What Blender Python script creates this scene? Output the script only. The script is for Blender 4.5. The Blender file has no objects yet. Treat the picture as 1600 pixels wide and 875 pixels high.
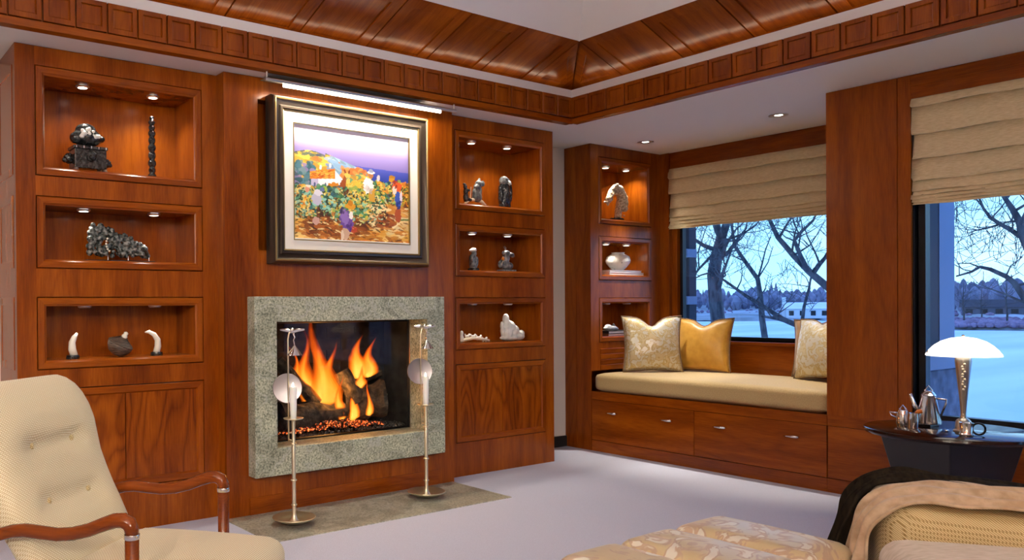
import bpy, bmesh, math, random
import numpy as np
from mathutils import Vector, Matrix
random.seed(7); RNG = np.random.default_rng(7)
S = bpy.context.scene; COL = S.collection; PI = math.pi

# ------------------------------------------------------------------ camera
cam_d = bpy.data.cameras.new('camera'); cam = bpy.data.objects.new('camera', cam_d); COL.objects.link(cam)
def cam_axes(yaw, pitch, roll):
    w = Vector((math.sin(yaw)*math.cos(pitch), math.cos(yaw)*math.cos(pitch), math.sin(pitch)))
    r = Vector((math.cos(yaw), -math.sin(yaw), 0)); u = r.cross(w)
    return (math.cos(roll)*r+math.sin(roll)*u, -math.sin(roll)*r+math.cos(roll)*u, w)
r_, u_, w_ = cam_axes(.5941, -.0067, -.0074)
M = Matrix((r_, u_, -w_)).transposed().to_4x4(); M.translation = (0, 0, 1.17); cam.matrix_world = M
cam_d.sensor_width = 36; cam_d.lens = 1265.66/1600*36
cam_d.shift_x = (800-550)/1600; cam_d.shift_y = (488.25-437.5)/1600
cam_d.clip_start = .02; cam_d.clip_end = 2000
S.camera = cam
S.view_settings.view_transform = 'Standard'; S.view_settings.look = 'None'
S.view_settings.exposure = 0.65; S.view_settings.gamma = 1; S.view_settings.use_curve_mapping = False
S.cycles.max_bounces = 8; S.cycles.diffuse_bounces = 4; S.cycles.glossy_bounces = 4
S.cycles.transparent_max_bounces = 16; S.cycles.caustics_reflective = False; S.cycles.caustics_refractive = False
S.cycles.sample_clamp_indirect = 4

# light levels in one place
E_PUCK = 5.0; E_DOWN = 95; E_COVE = 2.0; E_PICT = 12; E_LAMP = 4; E_FIRE = 5; SKY = 1.5; E_ROOM = 30; E_UP = 330; E_ACC = 150; E_COVE_BACK = 110
WARM = (1, .80, .56); SOFT = (1, .91, .78)

# ------------------------------------------------------------------ sky
wd = bpy.data.worlds.new('sky'); S.world = wd; wd.use_nodes = True
nt = wd.node_tree; nt.nodes.clear()
def N(t, typ, **k):
    n = t.nodes.new(typ)
    for a, v in k.items():
        if a in n.inputs.keys() and not hasattr(n, a): n.inputs[a].default_value = v
        else: setattr(n, a, v)
    return n
def ramp(t, stops, interp='LINEAR'):
    n = t.nodes.new('ShaderNodeValToRGB'); e = n.color_ramp.elements; n.color_ramp.interpolation = interp
    while len(e) < len(stops): e.new(.5)
    for q, (p, c) in zip(e, stops): q.position = p; q.color = (*c, 1) if len(c) == 3 else c
    return n
tc = N(nt, 'ShaderNodeTexCoord'); sp = N(nt, 'ShaderNodeSeparateXYZ'); nt.links.new(tc.outputs['Generated'], sp.inputs[0])
rs = ramp(nt, [(0, (.24, .54, 1)), (.02, (.42, .76, 1)), (.18, (.24, .54, 1)), (.6, (.06, .20, .85)), (1, (.04, .14, .75))])
nt.links.new(sp.outputs['Z'], rs.inputs[0])
mp = N(nt, 'ShaderNodeMapping'); mp.inputs['Scale'].default_value = (2.2, 2.2, 11)
no = N(nt, 'ShaderNodeTexNoise'); no.inputs['Scale'].default_value = 1.6; no.inputs['Detail'].default_value = 5
nt.links.new(tc.outputs['Generated'], mp.inputs[0]); nt.links.new(mp.outputs[0], no.inputs['Vector'])
rc = ramp(nt, [(.42, (0, 0, 0)), (.62, (1, 1, 1))]); nt.links.new(no.outputs['Fac'], rc.inputs[0])
mx = N(nt, 'ShaderNodeMixRGB'); mx.inputs[2].default_value = (.70, .92, 1, 1)
ml = N(nt, 'ShaderNodeMath', operation='MULTIPLY'); ml.inputs[1].default_value = .6
nt.links.new(rc.outputs[0], ml.inputs[0]); nt.links.new(ml.outputs[0], mx.inputs[0]); nt.links.new(rs.outputs[0], mx.inputs[1])
bg = N(nt, 'ShaderNodeBackground'); bg.inputs['Strength'].default_value = SKY
nt.links.new(mx.outputs[0], bg.inputs[0]); wo = N(nt, 'ShaderNodeOutputWorld'); nt.links.new(bg.outputs[0], wo.inputs[0])

# ------------------------------------------------------------------ materials
MATS = {}
def newmat(name):
    m = bpy.data.materials.new(name); m.use_nodes = True; t = m.node_tree
    b = t.nodes['Principled BSDF']; MATS[name] = m
    return m, t, b
def plain(name, col, rough=.5, metal=0., **k):
    m, t, b = newmat(name); b.inputs['Base Color'].default_value = (*col, 1)
    b.inputs['Roughness'].default_value = rough; b.inputs['Metallic'].default_value = metal
    for a, v in k.items(): b.inputs[a].default_value = v
    return m
def objvec(t, scale, rnd=1., loc=(0, 0, 0)):
    tc = N(t, 'ShaderNodeTexCoord'); mp = N(t, 'ShaderNodeMapping'); mp.inputs['Scale'].default_value = scale
    oi = N(t, 'ShaderNodeObjectInfo'); mu = N(t, 'ShaderNodeVectorMath', operation='SCALE'); mu.inputs[0].default_value = (13.1, 7.7, 9.3)
    ad = N(t, 'ShaderNodeVectorMath', operation='ADD'); mu.inputs['Scale'].default_value = rnd
    if rnd: t.links.new(oi.outputs['Random'], mu.inputs['Scale'])
    t.links.new(tc.outputs['Object'], ad.inputs[0]); t.links.new(mu.outputs[0], ad.inputs[1]); t.links.new(ad.outputs[0], mp.inputs[0])
    return mp.outputs[0]
def bump(t, b, sock, strength, dist=.002):
    bp = N(t, 'ShaderNodeBump'); bp.inputs['Strength'].default_value = strength; bp.inputs['Distance'].default_value = dist
    t.links.new(sock, bp.inputs['Height']); t.links.new(bp.outputs[0], b.inputs['Normal'])
def wood(name, axis, dark=(.085, .0125, .0006), mid=(.192, .038, .0013), light=(.30, .073, .0032), flame=False, rough=.27):
    """cherry veneer, grain running along axis"""
    m, t, b = newmat(name)
    sc = {'x': (.5, 6, 6), 'y': (6, .5, 6), 'z': (6, 6, .5)}[axis]
    v = objvec(t, sc)
    n1 = N(t, 'ShaderNodeTexNoise'); n1.inputs['Scale'].default_value = 1.0; n1.inputs['Detail'].default_value = 3; n1.inputs['Distortion'].default_value = .6
    t.links.new(v, n1.inputs['Vector'])
    sc2 = {'x': (7, 120, 120), 'y': (120, 7, 120), 'z': (120, 120, 7)}[axis]
    v2 = objvec(t, sc2); n2 = N(t, 'ShaderNodeTexNoise'); n2.inputs['Scale'].default_value = 1.6; n2.inputs['Detail'].default_value = 3
    t.links.new(v2, n2.inputs['Vector'])
    # cathedral figure: bands of a stretched noise field
    sc3 = {'x': (.9, 5, 5), 'y': (5, .9, 5), 'z': (5, 5, .9)}[axis] if not flame else {'x': (1.3, 5.5, 5.5), 'y': (5.5, 1.3, 5.5), 'z': (5.5, 5.5, 1.3)}[axis]
    v3 = objvec(t, sc3); n3 = N(t, 'ShaderNodeTexNoise'); n3.inputs['Scale'].default_value = 1.0; n3.inputs['Detail'].default_value = 1.5
    t.links.new(v3, n3.inputs['Vector'])
    f = N(t, 'ShaderNodeMath', operation='MULTIPLY'); f.inputs[1].default_value = 22 if flame else 16; t.links.new(n3.outputs['Fac'], f.inputs[0])
    fr = N(t, 'ShaderNodeMath', operation='PINGPONG'); fr.inputs[1].default_value = 1; t.links.new(f.outputs[0], fr.inputs[0])
    pw = N(t, 'ShaderNodeMath', operation='POWER'); pw.inputs[1].default_value = 2.0; t.links.new(fr.outputs[0], pw.inputs[0])
    a1 = N(t, 'ShaderNodeMath', operation='MULTIPLY_ADD'); a1.inputs[1].default_value = -.26 if flame else -.10
    t.links.new(pw.outputs[0], a1.inputs[0]); t.links.new(n1.outputs['Fac'], a1.inputs[2])
    a2 = N(t, 'ShaderNodeMath', operation='MULTIPLY_ADD'); a2.inputs[1].default_value = .46
    t.links.new(n2.outputs['Fac'], a2.inputs[0]); t.links.new(a1.outputs[0], a2.inputs[2])
    rp = ramp(t, [(.30, dark), (.62, mid), (.92, light)]); t.links.new(a2.outputs[0], rp.inputs[0])
    t.links.new(rp.outputs[0], b.inputs['Base Color']); b.inputs['Roughness'].default_value = rough
    b.inputs['Specular IOR Level'].default_value = .25; b.inputs['Coat Weight'].default_value = .05; b.inputs['Coat Roughness'].default_value = .15
    bump(t, b, n2.outputs['Fac'], .05, .001)
    return m
for ax in 'xyz': wood('wood_'+ax, ax)
wood('wood_flame', 'z', flame=True)
wood('wood_dark_table', 'y', dark=(.010, .003, .002), mid=(.022, .006, .003), light=(.04, .011, .005), rough=.10)
wood('wood_arm', 'x', dark=(.06, .010, .0015), mid=(.135, .027, .0035), light=(.22, .05, .007), rough=.14)
plain('wood_black', (.008, .006, .006), .35)
plain('groove', (.02, .006, .003), .7)
plain('paint_white', (.90, .90, .91), .75)
plain('paint_soffit', (.80, .77, .73), .8)
plain('paint_wall', (.76, .72, .66), .75)
plain('black_base', (.012, .012, .013), .5)
plain('black_metal', (.01, .01, .012), .35, .6)
plain('chrome', (.82, .80, .78), .13, 1)
plain('steel', (.70, .66, .60), .28, 1)
plain('pewter', (.50, .43, .34), .30, 1)
plain('brass', (.84, .74, .52), .34, 1)
plain('brass_dark', (.20, .16, .10), .42, .9)
plain('silver', (.80, .77, .73), .12, 1)
plain('wax', (.92, .90, .84), .45, 0, **{'Subsurface Weight': .15})
plain('ivory', (.90, .86, .74), .35)
plain('bone', (.86, .76, .56), .5)
plain('amber', (.55, .16, .02), .3)
plain('glass_clear', (.9, .9, .92), .05, 0, **{'Transmission Weight': .9})
plain('frame_dark', (.085, .065, .05), .28, .75)
plain('frame_gold', (.40, .29, .12), .32, .9)
plain('mat_board', (.86, .84, .77), .8)
plain('dark_glass', (.006, .006, .007), .08)

def noisy(name, c0, c1, scale, rough=.6, metal=0., detail=4, lo=.35, hi=.65, bmp=0., bd=.004, stretch=(1, 1, 1), rnd=1., **k):
    m, t, b = newmat(name); v = objvec(t, tuple(scale*s for s in stretch), rnd)
    n = N(t, 'ShaderNodeTexNoise'); n.inputs['Scale'].default_value = 1; n.inputs['Detail'].default_value = detail
    t.links.new(v, n.inputs['Vector']); r = ramp(t, [(lo, c0), (hi, c1)]); t.links.new(n.outputs['Fac'], r.inputs[0])
    t.links.new(r.outputs[0], b.inputs['Base Color']); b.inputs['Roughness'].default_value = rough; b.inputs['Metallic'].default_value = metal
    for a, q in k.items(): b.inputs[a].default_value = q
    if bmp: bump(t, b, n.outputs['Fac'], bmp, bd)
    return m, t, b
noisy('carpet', (.47, .49, .61), (.56, .58, .71), 260, .95, bmp=.5, bd=.004, rnd=0)
noisy('black_stone', (.012, .013, .014), (.06, .066, .066), 60, .20, bmp=.3, bd=.003, lo=.45, hi=.8)
noisy('jade_dark', (.02, .026, .024), (.26, .28, .27), 60, .22, bmp=.8, bd=.008, lo=.42, hi=.72)
noisy('grey_stone', (.05, .055, .06), (.34, .35, .35), 40, .30, bmp=.3, lo=.4, hi=.75)
noisy('white_stone', (.62, .62, .58), (.90, .89, .84), 22, .35, bmp=.3, bd=.004)
noisy('dragon_stone', (.25, .20, .12), (.74, .66, .48), 60, .45, bmp=.8, bd=.006)
noisy('basket', (.02, .014, .011), (.14, .10, .075), 30, .5, stretch=(1, 1, 8), bmp=.4)
noisy('bark', (.02, .022, .028), (.10, .095, .10), 9, .9, bmp=1., bd=.02, stretch=(1, 1, .3))
noisy('hazy_forest', (.13, .13, .19), (.30, .29, .38), .35, 1, rnd=0)  # blue-grey distance haze put into the colour of the woods
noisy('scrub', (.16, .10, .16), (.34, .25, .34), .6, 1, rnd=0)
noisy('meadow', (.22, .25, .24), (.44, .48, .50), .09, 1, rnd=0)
noisy('ice', (.50, .66, .74), (.76, .88, .94), .05, .55, stretch=(.5, 3, 1), rnd=0)
noisy('snow', (.78, .82, .88), (.90, .93, .97), .4, .9, rnd=0)
noisy('ext_stone', (.07, .085, .13), (.16, .19, .27), 9, .9, bmp=.8, bd=.02, rnd=0)
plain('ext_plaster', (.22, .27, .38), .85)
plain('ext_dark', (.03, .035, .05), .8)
noisy('log_bark', (.010, .008, .006), (.075, .055, .035), 26, .9, bmp=1, bd=.02)
noisy('firebrick', (.012, .011, .010), (.045, .04, .034), 14, .85, bmp=.3)
noisy('gravel', (.02, .019, .018), (.16, .15, .13), 90, .9)
noisy('suede', (.50, .41, .30), (.66, .57, .47), 30, .85, bmp=.15, stretch=(1, 3, 1), **{'Sheen Weight': .5})
noisy('bench_fabric', (.42, .295, .12), (.54, .40, .19), 180, .75, bmp=.3, **{'Sheen Weight': .2})
noisy('shade_fabric', (.66, .54, .31), (.78, .66, .42), 90, .9, bmp=.35, stretch=(1, .35, 2.5))
noisy('silk_gold', (.50, .25, .022), (.60, .32, .04), 20, .36, **{'Sheen Weight': .3})
noisy('silk_rust', (.32, .17, .06), (.42, .24, .09), 20, .4, **{'Sheen Weight': .3})
noisy('velvet_dark', (.006, .004, .003), (.020, .014, .008), 22, .95, stretch=(4, 1, 1), **{'Specular IOR Level': .1})
noisy('velvet_tan', (.40, .27, .15), (.58, .42, .27), 26, .7, **{'Sheen Weight': .4})
def brocade(name, c0, c1, c2, scale):
    m, t, b = newmat(name); v = objvec(t, (scale,)*3)
    vo = N(t, 'ShaderNodeTexNoise'); vo.inputs['Scale'].default_value = 1; vo.inputs['Detail'].default_value = 2.5; vo.inputs['Distortion'].default_value = 1.8
    t.links.new(v, vo.inputs['Vector'])
    r = ramp(t, [(0, c0), (.47, c0), (.50, c1), (.56, c1), (.60, c2)]); t.links.new(vo.outputs['Fac'], r.inputs[0]); t.links.new(r.outputs[0], b.inputs['Base Color'])
    r2 = ramp(t, [(.46, (.28,)*3), (.54, (.55,)*3)]); t.links.new(vo.outputs['Fac'], r2.inputs[0]); t.links.new(r2.outputs[0], b.inputs['Roughness'])
    b.inputs['Metallic'].default_value = .25; b.inputs['Sheen Weight'].default_value = .3
    bump(t, b, vo.outputs['Fac'], .25, .003)
brocade('brocade', (.62, .59, .50), (.50, .38, .17), (.60, .50, .30), 17)
plain('tray_bronze', (.42, .36, .20), .5, .3)
brocade('damask', (.62, .48, .26), (.52, .36, .24), (.76, .70, .58), 9)
def weave(name, c0, c1, pitch):
    """small woven ticks in rows"""
    m, t, b = newmat(name); v = objvec(t, (1/pitch,)*3, 0)
    br = N(t, 'ShaderNodeTexBrick'); br.inputs['Scale'].default_value = 1; br.inputs['Mortar Size'].default_value = .14
    br.inputs['Brick Width'].default_value = .9; br.inputs['Row Height'].default_value = .55; br.inputs['Mortar Smooth'].default_value = 1
    br.inputs['Color1'].default_value = (*c0, 1); br.inputs['Color2'].default_value = (*c0, 1); br.inputs['Mortar'].default_value = (*c1, 1)
    # project along the faces: use (y+x*.3, z+x*.5) so every side shows ticks
    s = N(t, 'ShaderNodeSeparateXYZ'); c = N(t, 'ShaderNodeCombineXYZ'); t.links.new(v, s.inputs[0])
    q = N(t, 'ShaderNodeMath', operation='MULTIPLY_ADD'); q.inputs[1].default_value = .6; t.links.new(s.outputs['X'], q.inputs[0]); t.links.new(s.outputs['Y'], q.inputs[2])
    q2 = N(t, 'ShaderNodeMath', operation='MULTIPLY_ADD'); q2.inputs[1].default_value = -.8; t.links.new(s.outputs['X'], q2.inputs[0]); t.links.new(s.outputs['Z'], q2.inputs[2])
    t.links.new(q.outputs[0], c.inputs[0]); t.links.new(q2.outputs[0], c.inputs[1]); t.links.new(c.outputs[0], br.inputs['Vector'])
    t.links.new(br.outputs['Color'], b.inputs['Base Color']); b.inputs['Roughness'].default_value = .85; b.inputs['Sheen Weight'].default_value = .15
    iv = N(t, 'ShaderNodeMath', operation='SUBTRACT'); iv.inputs[0].default_value = 1; t.links.new(br.outputs['Fac'], iv.inputs[1])
    bump(t, b, iv.outputs[0], .35, .002)
weave('chair_weave', (.80, .73, .53), (.46, .34, .15), .0115)
weave('chair_weave_gold', (.74, .60, .33), (.28, .17, .04), .0115)
def granite(name, c0, c1, c2, rough):
    m, t, b = newmat(name)
    n1 = N(t, 'ShaderNodeTexNoise'); n1.inputs['Scale'].default_value = 1; n1.inputs['Detail'].default_value = 6; t.links.new(objvec(t, (95, 95, 95), 0), n1.inputs['Vector'])
    n2 = N(t, 'ShaderNodeTexNoise'); n2.inputs['Scale'].default_value = 1; n2.inputs['Detail'].default_value = 4; n2.inputs['Distortion'].default_value = 1.4; t.links.new(objvec(t, (4, 4, 6), 0), n2.inputs['Vector'])
    r1 = ramp(t, [(.32, c0), (.5, c1), (.68, c2)]); t.links.new(n1.outputs['Fac'], r1.inputs[0])
    # veins: thin level set of the large noise
    sb = N(t, 'ShaderNodeMath', operation='SUBTRACT'); sb.inputs[1].default_value = .5; t.links.new(n2.outputs['Fac'], sb.inputs[0])
    ab = N(t, 'ShaderNodeMath', operation='ABSOLUTE'); t.links.new(sb.outputs[0], ab.inputs[0])
    rv = ramp(t, [(0, (.62,)*3), (.006, (.4,)*3), (.03, (0, 0, 0))]); t.links.new(ab.outputs[0], rv.inputs[0])
    mx = N(t, 'ShaderNodeMixRGB'); mx.inputs[2].default_value = (.56, .57, .52, 1); t.links.new(rv.outputs[0], mx.inputs[0]); t.links.new(r1.outputs[0], mx.inputs[1])
    r2 = ramp(t, [(.3, (.62,)*3), (.7, (1.18,)*3)]); t.links.new(n2.outputs['Fac'], r2.inputs[0])
    m2 = N(t, 'ShaderNodeMixRGB', blend_type='MULTIPLY'); m2.inputs[0].default_value = 1; t.links.new(mx.outputs[0], m2.inputs[1]); t.links.new(r2.outputs[0], m2.inputs[2])
    t.links.new(m2.outputs[0], b.inputs['Base Color']); b.inputs['Roughness'].default_value = rough
    bump(t, b, n1.outputs['Fac'], .12, .002)
granite('granite', (.12, .14, .095), (.37, .39, .285), (.60, .61, .47), .42)
granite('hearth_stone', (.16, .165, .125), (.33, .33, .255), (.46, .45, .36), .30)
def emit(name, col, s):
    m = bpy.data.materials.new(name); m.use_nodes = True; t = m.node_tree; t.nodes.clear(); MATS[name] = m
    e = N(t, 'ShaderNodeEmission'); e.inputs[0].default_value = (*col, 1); e.inputs[1].default_value = s
    o = N(t, 'ShaderNodeOutputMaterial'); t.links.new(e.outputs[0], o.inputs[0]); return m
emit('lens_glow', (1, .93, .8), 7); emit('tube_glow', (1, .90, .70), 9); emit('bulb_glow', (1, .95, .88), 6)
emit('candle_flame', (1, .9, .6), 5)
def flame_mat(name, cols, s, a0, a1):
    """hot gas: colour and density fall off upwards, streaked by noise"""
    m = bpy.data.materials.new(name); m.use_nodes = True; t = m.node_tree; t.nodes.clear(); MATS[name] = m
    tc = N(t, 'ShaderNodeTexCoord'); sx = N(t, 'ShaderNodeSeparateXYZ'); t.links.new(tc.outputs['Generated'], sx.inputs[0])
    mp = N(t, 'ShaderNodeMapping'); mp.inputs['Scale'].default_value = (26, 26, 7); t.links.new(tc.outputs['Object'], mp.inputs[0])
    n = N(t, 'ShaderNodeTexNoise'); n.inputs['Scale'].default_value = 1; n.inputs['Detail'].default_value = 3; t.links.new(mp.outputs[0], n.inputs['Vector'])
    q = N(t, 'ShaderNodeMath', operation='MULTIPLY_ADD'); q.inputs[1].default_value = .9; q.inputs[2].default_value = -.45; t.links.new(n.outputs['Fac'], q.inputs[0])
    ad = N(t, 'ShaderNodeMath', operation='ADD'); t.links.new(q.outputs[0], ad.inputs[0]); t.links.new(sx.outputs['Z'], ad.inputs[1])
    r = ramp(t, [(.1, cols[0]), (.5, cols[1]), (.95, cols[2])]); t.links.new(ad.outputs[0], r.inputs[0])
    e = N(t, 'ShaderNodeEmission'); e.inputs[1].default_value = s; t.links.new(r.outputs[0], e.inputs[0])
    tr = N(t, 'ShaderNodeBsdfTransparent'); ra = ramp(t, [(.0, (a0,)*3), (.45, (a0,)*3), (1, (a1,)*3)]); t.links.new(ad.outputs[0], ra.inputs[0])
    mxs = N(t, 'ShaderNodeMixShader'); t.links.new(ra.outputs[0], mxs.inputs[0]); t.links.new(tr.outputs[0], mxs.inputs[1]); t.links.new(e.outputs[0], mxs.inputs[2])
    o = N(t, 'ShaderNodeOutputMaterial'); t.links.new(mxs.outputs[0], o.inputs[0])
FSH = 8
for q in range(FSH):
    h = q/(FSH-1); c = lambda g, b: (1, g, b)
    flame_mat('flame_%d' % q, ((1, .16+.42*h, .008+.13*h**2), (1, .10+.28*h, .004+.05*h**2), (.75, .045+.14*h, .001+.012*h)), .9+1.5*h, .13+.14*h, .03+.04*h)
m, t, b = newmat('embers'); v = objvec(t, (70,)*3, 0); n = N(t, 'ShaderNodeTexNoise'); n.inputs['Scale'].default_value = 1; t.links.new(v, n.inputs['Vector'])
r = ramp(t, [(.50, (0, 0, 0)), (.58, (1, .10, .01)), (.70, (1, .45, .12))]); t.links.new(n.outputs['Fac'], r.inputs[0])
b.inputs['Base Color'].default_value = (.03, .025, .025, 1); t.links.new(r.outputs[0], b.inputs['Emission Color']); b.inputs['Emission Strength'].default_value = .9
def pane_mat(name, tint, refl):
    m = bpy.data.materials.new(name); m.use_nodes = True; t = m.node_tree; t.nodes.clear(); MATS[name] = m
    tr = N(t, 'ShaderNodeBsdfTransparent'); tr.inputs[0].default_value = (*tint, 1); g = N(t, 'ShaderNodeBsdfGlossy'); g.inputs['Roughness'].default_value = .02
    mxs = N(t, 'ShaderNodeMixShader'); mxs.inputs[0].default_value = refl
    t.links.new(tr.outputs[0], mxs.inputs[1]); t.links.new(g.outputs[0], mxs.inputs[2])
    o = N(t, 'ShaderNodeOutputMaterial'); t.links.new(mxs.outputs[0], o.inputs[0])
pane_mat('pane', (.82, .92, 1), .03); pane_mat('fire_glass', (.97, .97, .97), .006)
m = bpy.data.materials.new('lamp_shade'); m.use_nodes = True; t = m.node_tree; b = t.nodes['Principled BSDF']; MATS['lamp_shade'] = m
b.inputs['Base Color'].default_value = (.95, .93, .88, 1); b.inputs['Emission Color'].default_value = (1, .95, .86, 1); b.inputs['Emission Strength'].default_value = 1.5; b.inputs['Roughness'].default_value = .3
m, t, b = newmat('porcelain'); v = objvec(t, (16,)*3, 0); n = N(t, 'ShaderNodeTexNoise'); n.inputs['Scale'].default_value = 1; n.inputs['Detail'].default_value = 3; n.inputs['Distortion'].default_value = 2; t.links.new(v, n.inputs['Vector'])
r = ramp(t, [(.60, (.84, .82, .74)), (.63, (.12, .14, .16)), (.66, (.84, .82, .74))]); t.links.new(n.outputs['Fac'], r.inputs[0]); t.links.new(r.outputs[0], b.inputs['Base Color']); b.inputs['Roughness'].default_value = .18
m, t, b = newmat('reflector'); b.inputs['Base Color'].default_value = (.40, .37, .38, 1); b.inputs['Metallic'].default_value = 1; b.inputs['Roughness'].default_value = .34
m, t, b = newmat('canvas_print'); at = N(t, 'ShaderNodeAttribute', attribute_name='paint'); t.links.new(at.outputs['Color'], b.inputs['Base Color']); b.inputs['Roughness'].default_value = .55

# ------------------------------------------------------------------ mesh helpers
class MB:
    def __init__(s): s.v = []; s.f = []
    def add(s, vs, fs):
        k = len(s.v); s.v += [tuple(map(float, p)) for p in vs]; s.f += [tuple(i+k for i in q) for q in fs]; return s
    def box(s, x0, x1, y0, y1, z0, z1):
        return s.add([(x0,y0,z0),(x1,y0,z0),(x1,y1,z0),(x0,y1,z0),(x0,y0,z1),(x1,y0,z1),(x1,y1,z1),(x0,y1,z1)],
                     [(3,2,1,0),(4,5,6,7),(0,1,5,4),(1,2,6,5),(2,3,7,6),(3,0,4,7)])
    def loft(s, rings, closed=True, cap=True):
        n = len(rings[0]); vs = [p for r in rings for p in r]; fs = []
        for i in range(len(rings)-1):
            for j in range(n if closed else n-1):
                a = i*n+j; b = i*n+(j+1) % n; fs.append((a, b, b+n, a+n))
        if cap and closed:
            fs.append(tuple(range(n-1, -1, -1))); fs.append(tuple((len(rings)-1)*n+j for j in range(n)))
        return s.add(vs, fs)
    def lathe(s, prof, n=24, c=(0, 0, 0), cap=True):
        return s.loft([[(c[0]+r*math.cos(2*PI*j/n), c[1]+r*math.sin(2*PI*j/n), c[2]+z) for j in range(n)] for r, z in prof], cap=cap)
    def tube(s, path, rad, n=8, flat=1., up=(0, 0, 1)):
        P = [Vector(p) for p in path]; rad = rad if hasattr(rad, '__len__') else [rad]*len(P); rings = []
        side = None
        for i, p in enumerate(P):
            d = (P[min(i+1, len(P)-1)]-P[max(i-1, 0)]).normalized()
            if side is None:
                u = Vector(up); u = u if abs(u.dot(d)) < .95 else Vector((1, 0, 0)); side = d.cross(u).normalized()
            else: side = (side-d*side.dot(d)).normalized()
            v = side.cross(d)
            rings.append([tuple(p+side*(rad[i]*math.cos(2*PI*j/n))+v*(rad[i]*flat*math.sin(2*PI*j/n))) for j in range(n)])
        return s.loft(rings)
    def ring(s, x0, x1, z0, z1, prof):
        """picture-frame moulding in the xz plane; prof = [(inset, y)...]"""
        rs = [[(x0+a, y, z0+a), (x1-a, y, z0+a), (x1-a, y, z1-a), (x0+a, y, z1-a)] for a, y in prof]
        n = len(rs); vs = [p for r in rs for p in r]; fs = []
        for i in range(n):
            k = (i+1) % n
            for j in range(4): fs.append((i*4+j, i*4+(j+1) % 4, k*4+(j+1) % 4, k*4+j))
        return s.add(vs, fs)
    def prism(s, poly, axis, a, b):
        """polygon in the two other axes, extruded from a to b along axis"""
        f = {'x': lambda p, t: (t, p[0], p[1]), 'y': lambda p, t: (p[0], t, p[1]), 'z': lambda p, t: (p[0], p[1], t)}[axis]
        return s.loft([[f(p, a) for p in poly], [f(p, b) for p in poly]])
    def sphere(s, c, r, n=12, m=8):
        r = r if hasattr(r, '__len__') else (r, r, r)
        rings = [[(c[0]+r[0]*max(math.sin(PI*i/m), .02)*math.cos(2*PI*j/n), c[1]+r[1]*max(math.sin(PI*i/m), .02)*math.sin(2*PI*j/n), c[2]-r[2]*math.cos(PI*i/m)) for j in range(n)] for i in range(m+1)]
        return s.loft(rings)
def rounded(cx, cy, cz, hx, hy, hz, r, n=8, crown=0.):
    """upholstered block: rounded box, optional crowned top"""
    bm = bmesh.new(); g = np.linspace(-1, 1, n+1); h = np.array((hx, hy, hz)); r = min(r, hx, hy, hz)
    k = np.sign(g)*np.abs(g)**.6
    cache = {}
    def vert(p):
        p = np.array(p)*h; inn = np.clip(p, -(h-r), h-r); d = p-inn; L = np.linalg.norm(d); q = inn+d/L*r if L > 1e-9 else p
        if crown and q[2] > 0: q[2] += crown*(1-(q[0]/hx)**2)*(1-(q[1]/hy)**2)
        key = tuple(np.round(q, 5))
        if key not in cache: cache[key] = bm.verts.new((q[0]+cx, q[1]+cy, q[2]+cz))
        return cache[key]
    for ax in range(3):
        for sgn in (-1, 1):
            for i in range(n):
                for j in range(n):
                    c = []
                    for a, b in ((i, j), (i+1, j), (i+1, j+1), (i, j+1)):
                        p = [0, 0, 0]; p[ax] = sgn; p[(ax+1) % 3] = k[a]; p[(ax+2) % 3] = k[b]; c.append(vert(p))
                    if sgn < 0: c.reverse()
                    if len(set(c)) == 4:
                        try: bm.faces.new(c)
                        except ValueError: pass
    return bm
ORG = {}
def link(o): COL.objects.link(o); return o
def mesh_of(name, src, org=(0, 0, 0)):
    me = bpy.data.meshes.new(name)
    if isinstance(src, MB): me.from_pydata(src.v, [], src.f)
    else: src.to_mesh(me); src.free()
    bm = bmesh.new(); bm.from_mesh(me); bmesh.ops.recalc_face_normals(bm, faces=bm.faces)
    if any(org): bmesh.ops.translate(bm, verts=bm.verts, vec=[-c for c in org])
    bm.to_mesh(me); bm.free(); return me
def obj(name, src, mat, parent=None, smooth=False, bevel=0, seg=2, local=False, sub=0, at=None):
    """one mesh object. parent: a part in world coordinates (or in the parent's own, local=True); otherwise a thing, origin at its base"""
    if parent is not None: org = (0, 0, 0) if local else ORG.get(parent.name, (0, 0, 0))
    elif at is not None: org = at
    else:
        V = [v for v in (src.v if isinstance(src, MB) else [tuple(q.co) for q in src.verts])]
        A = np.array(V); lo, hi = A.min(0), A.max(0); org = (float(lo[0]+hi[0])/2, float(lo[1]+hi[1])/2, float(lo[2]))
    me = mesh_of(name, src, org); o = link(bpy.data.objects.new(name, me))
    if isinstance(mat, tuple):          # mouldings: grain follows each mitred side
        for q in mat: me.materials.append(MATS[q])
        for i, p in enumerate(me.polygons): p.material_index = i % 2
    else: me.materials.append(MATS[mat])
    if parent is not None: o.parent = parent; ORG[o.name] = org
    else: o.location = org; ORG[o.name] = org
    if smooth:
        me.polygons.foreach_set('use_smooth', [True]*len(me.polygons))
        if smooth == 'auto':
            try: me.set_sharp_from_angle(angle=math.radians(40))
            except Exception: pass
    if bevel:
        b = o.modifiers.new('bevel', 'BEVEL'); b.width = bevel; b.segments = seg; b.limit_method = 'ANGLE'; b.angle_limit = .6
    if sub: q = o.modifiers.new('sub', 'SUBSURF'); q.levels = q.render_levels = sub
    return o
def tag(o, label, cat, group=None):
    o['label'] = label; o['category'] = cat
    if group: o['group'] = group
    return o
def thing(name, label, cat, loc, rotz=0, group=None):
    o = link(bpy.data.objects.new(name, None)); o.location = loc; o.rotation_euler = (0, 0, rotz); o.empty_display_size = .05
    ORG[o.name] = tuple(loc); return tag(o, label, cat, group)
def struct(name, src, mat, parent=None, **k):
    o = obj(name, src, mat, parent, **k)
    if parent is None: o['kind'] = 'structure'
    return o
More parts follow.
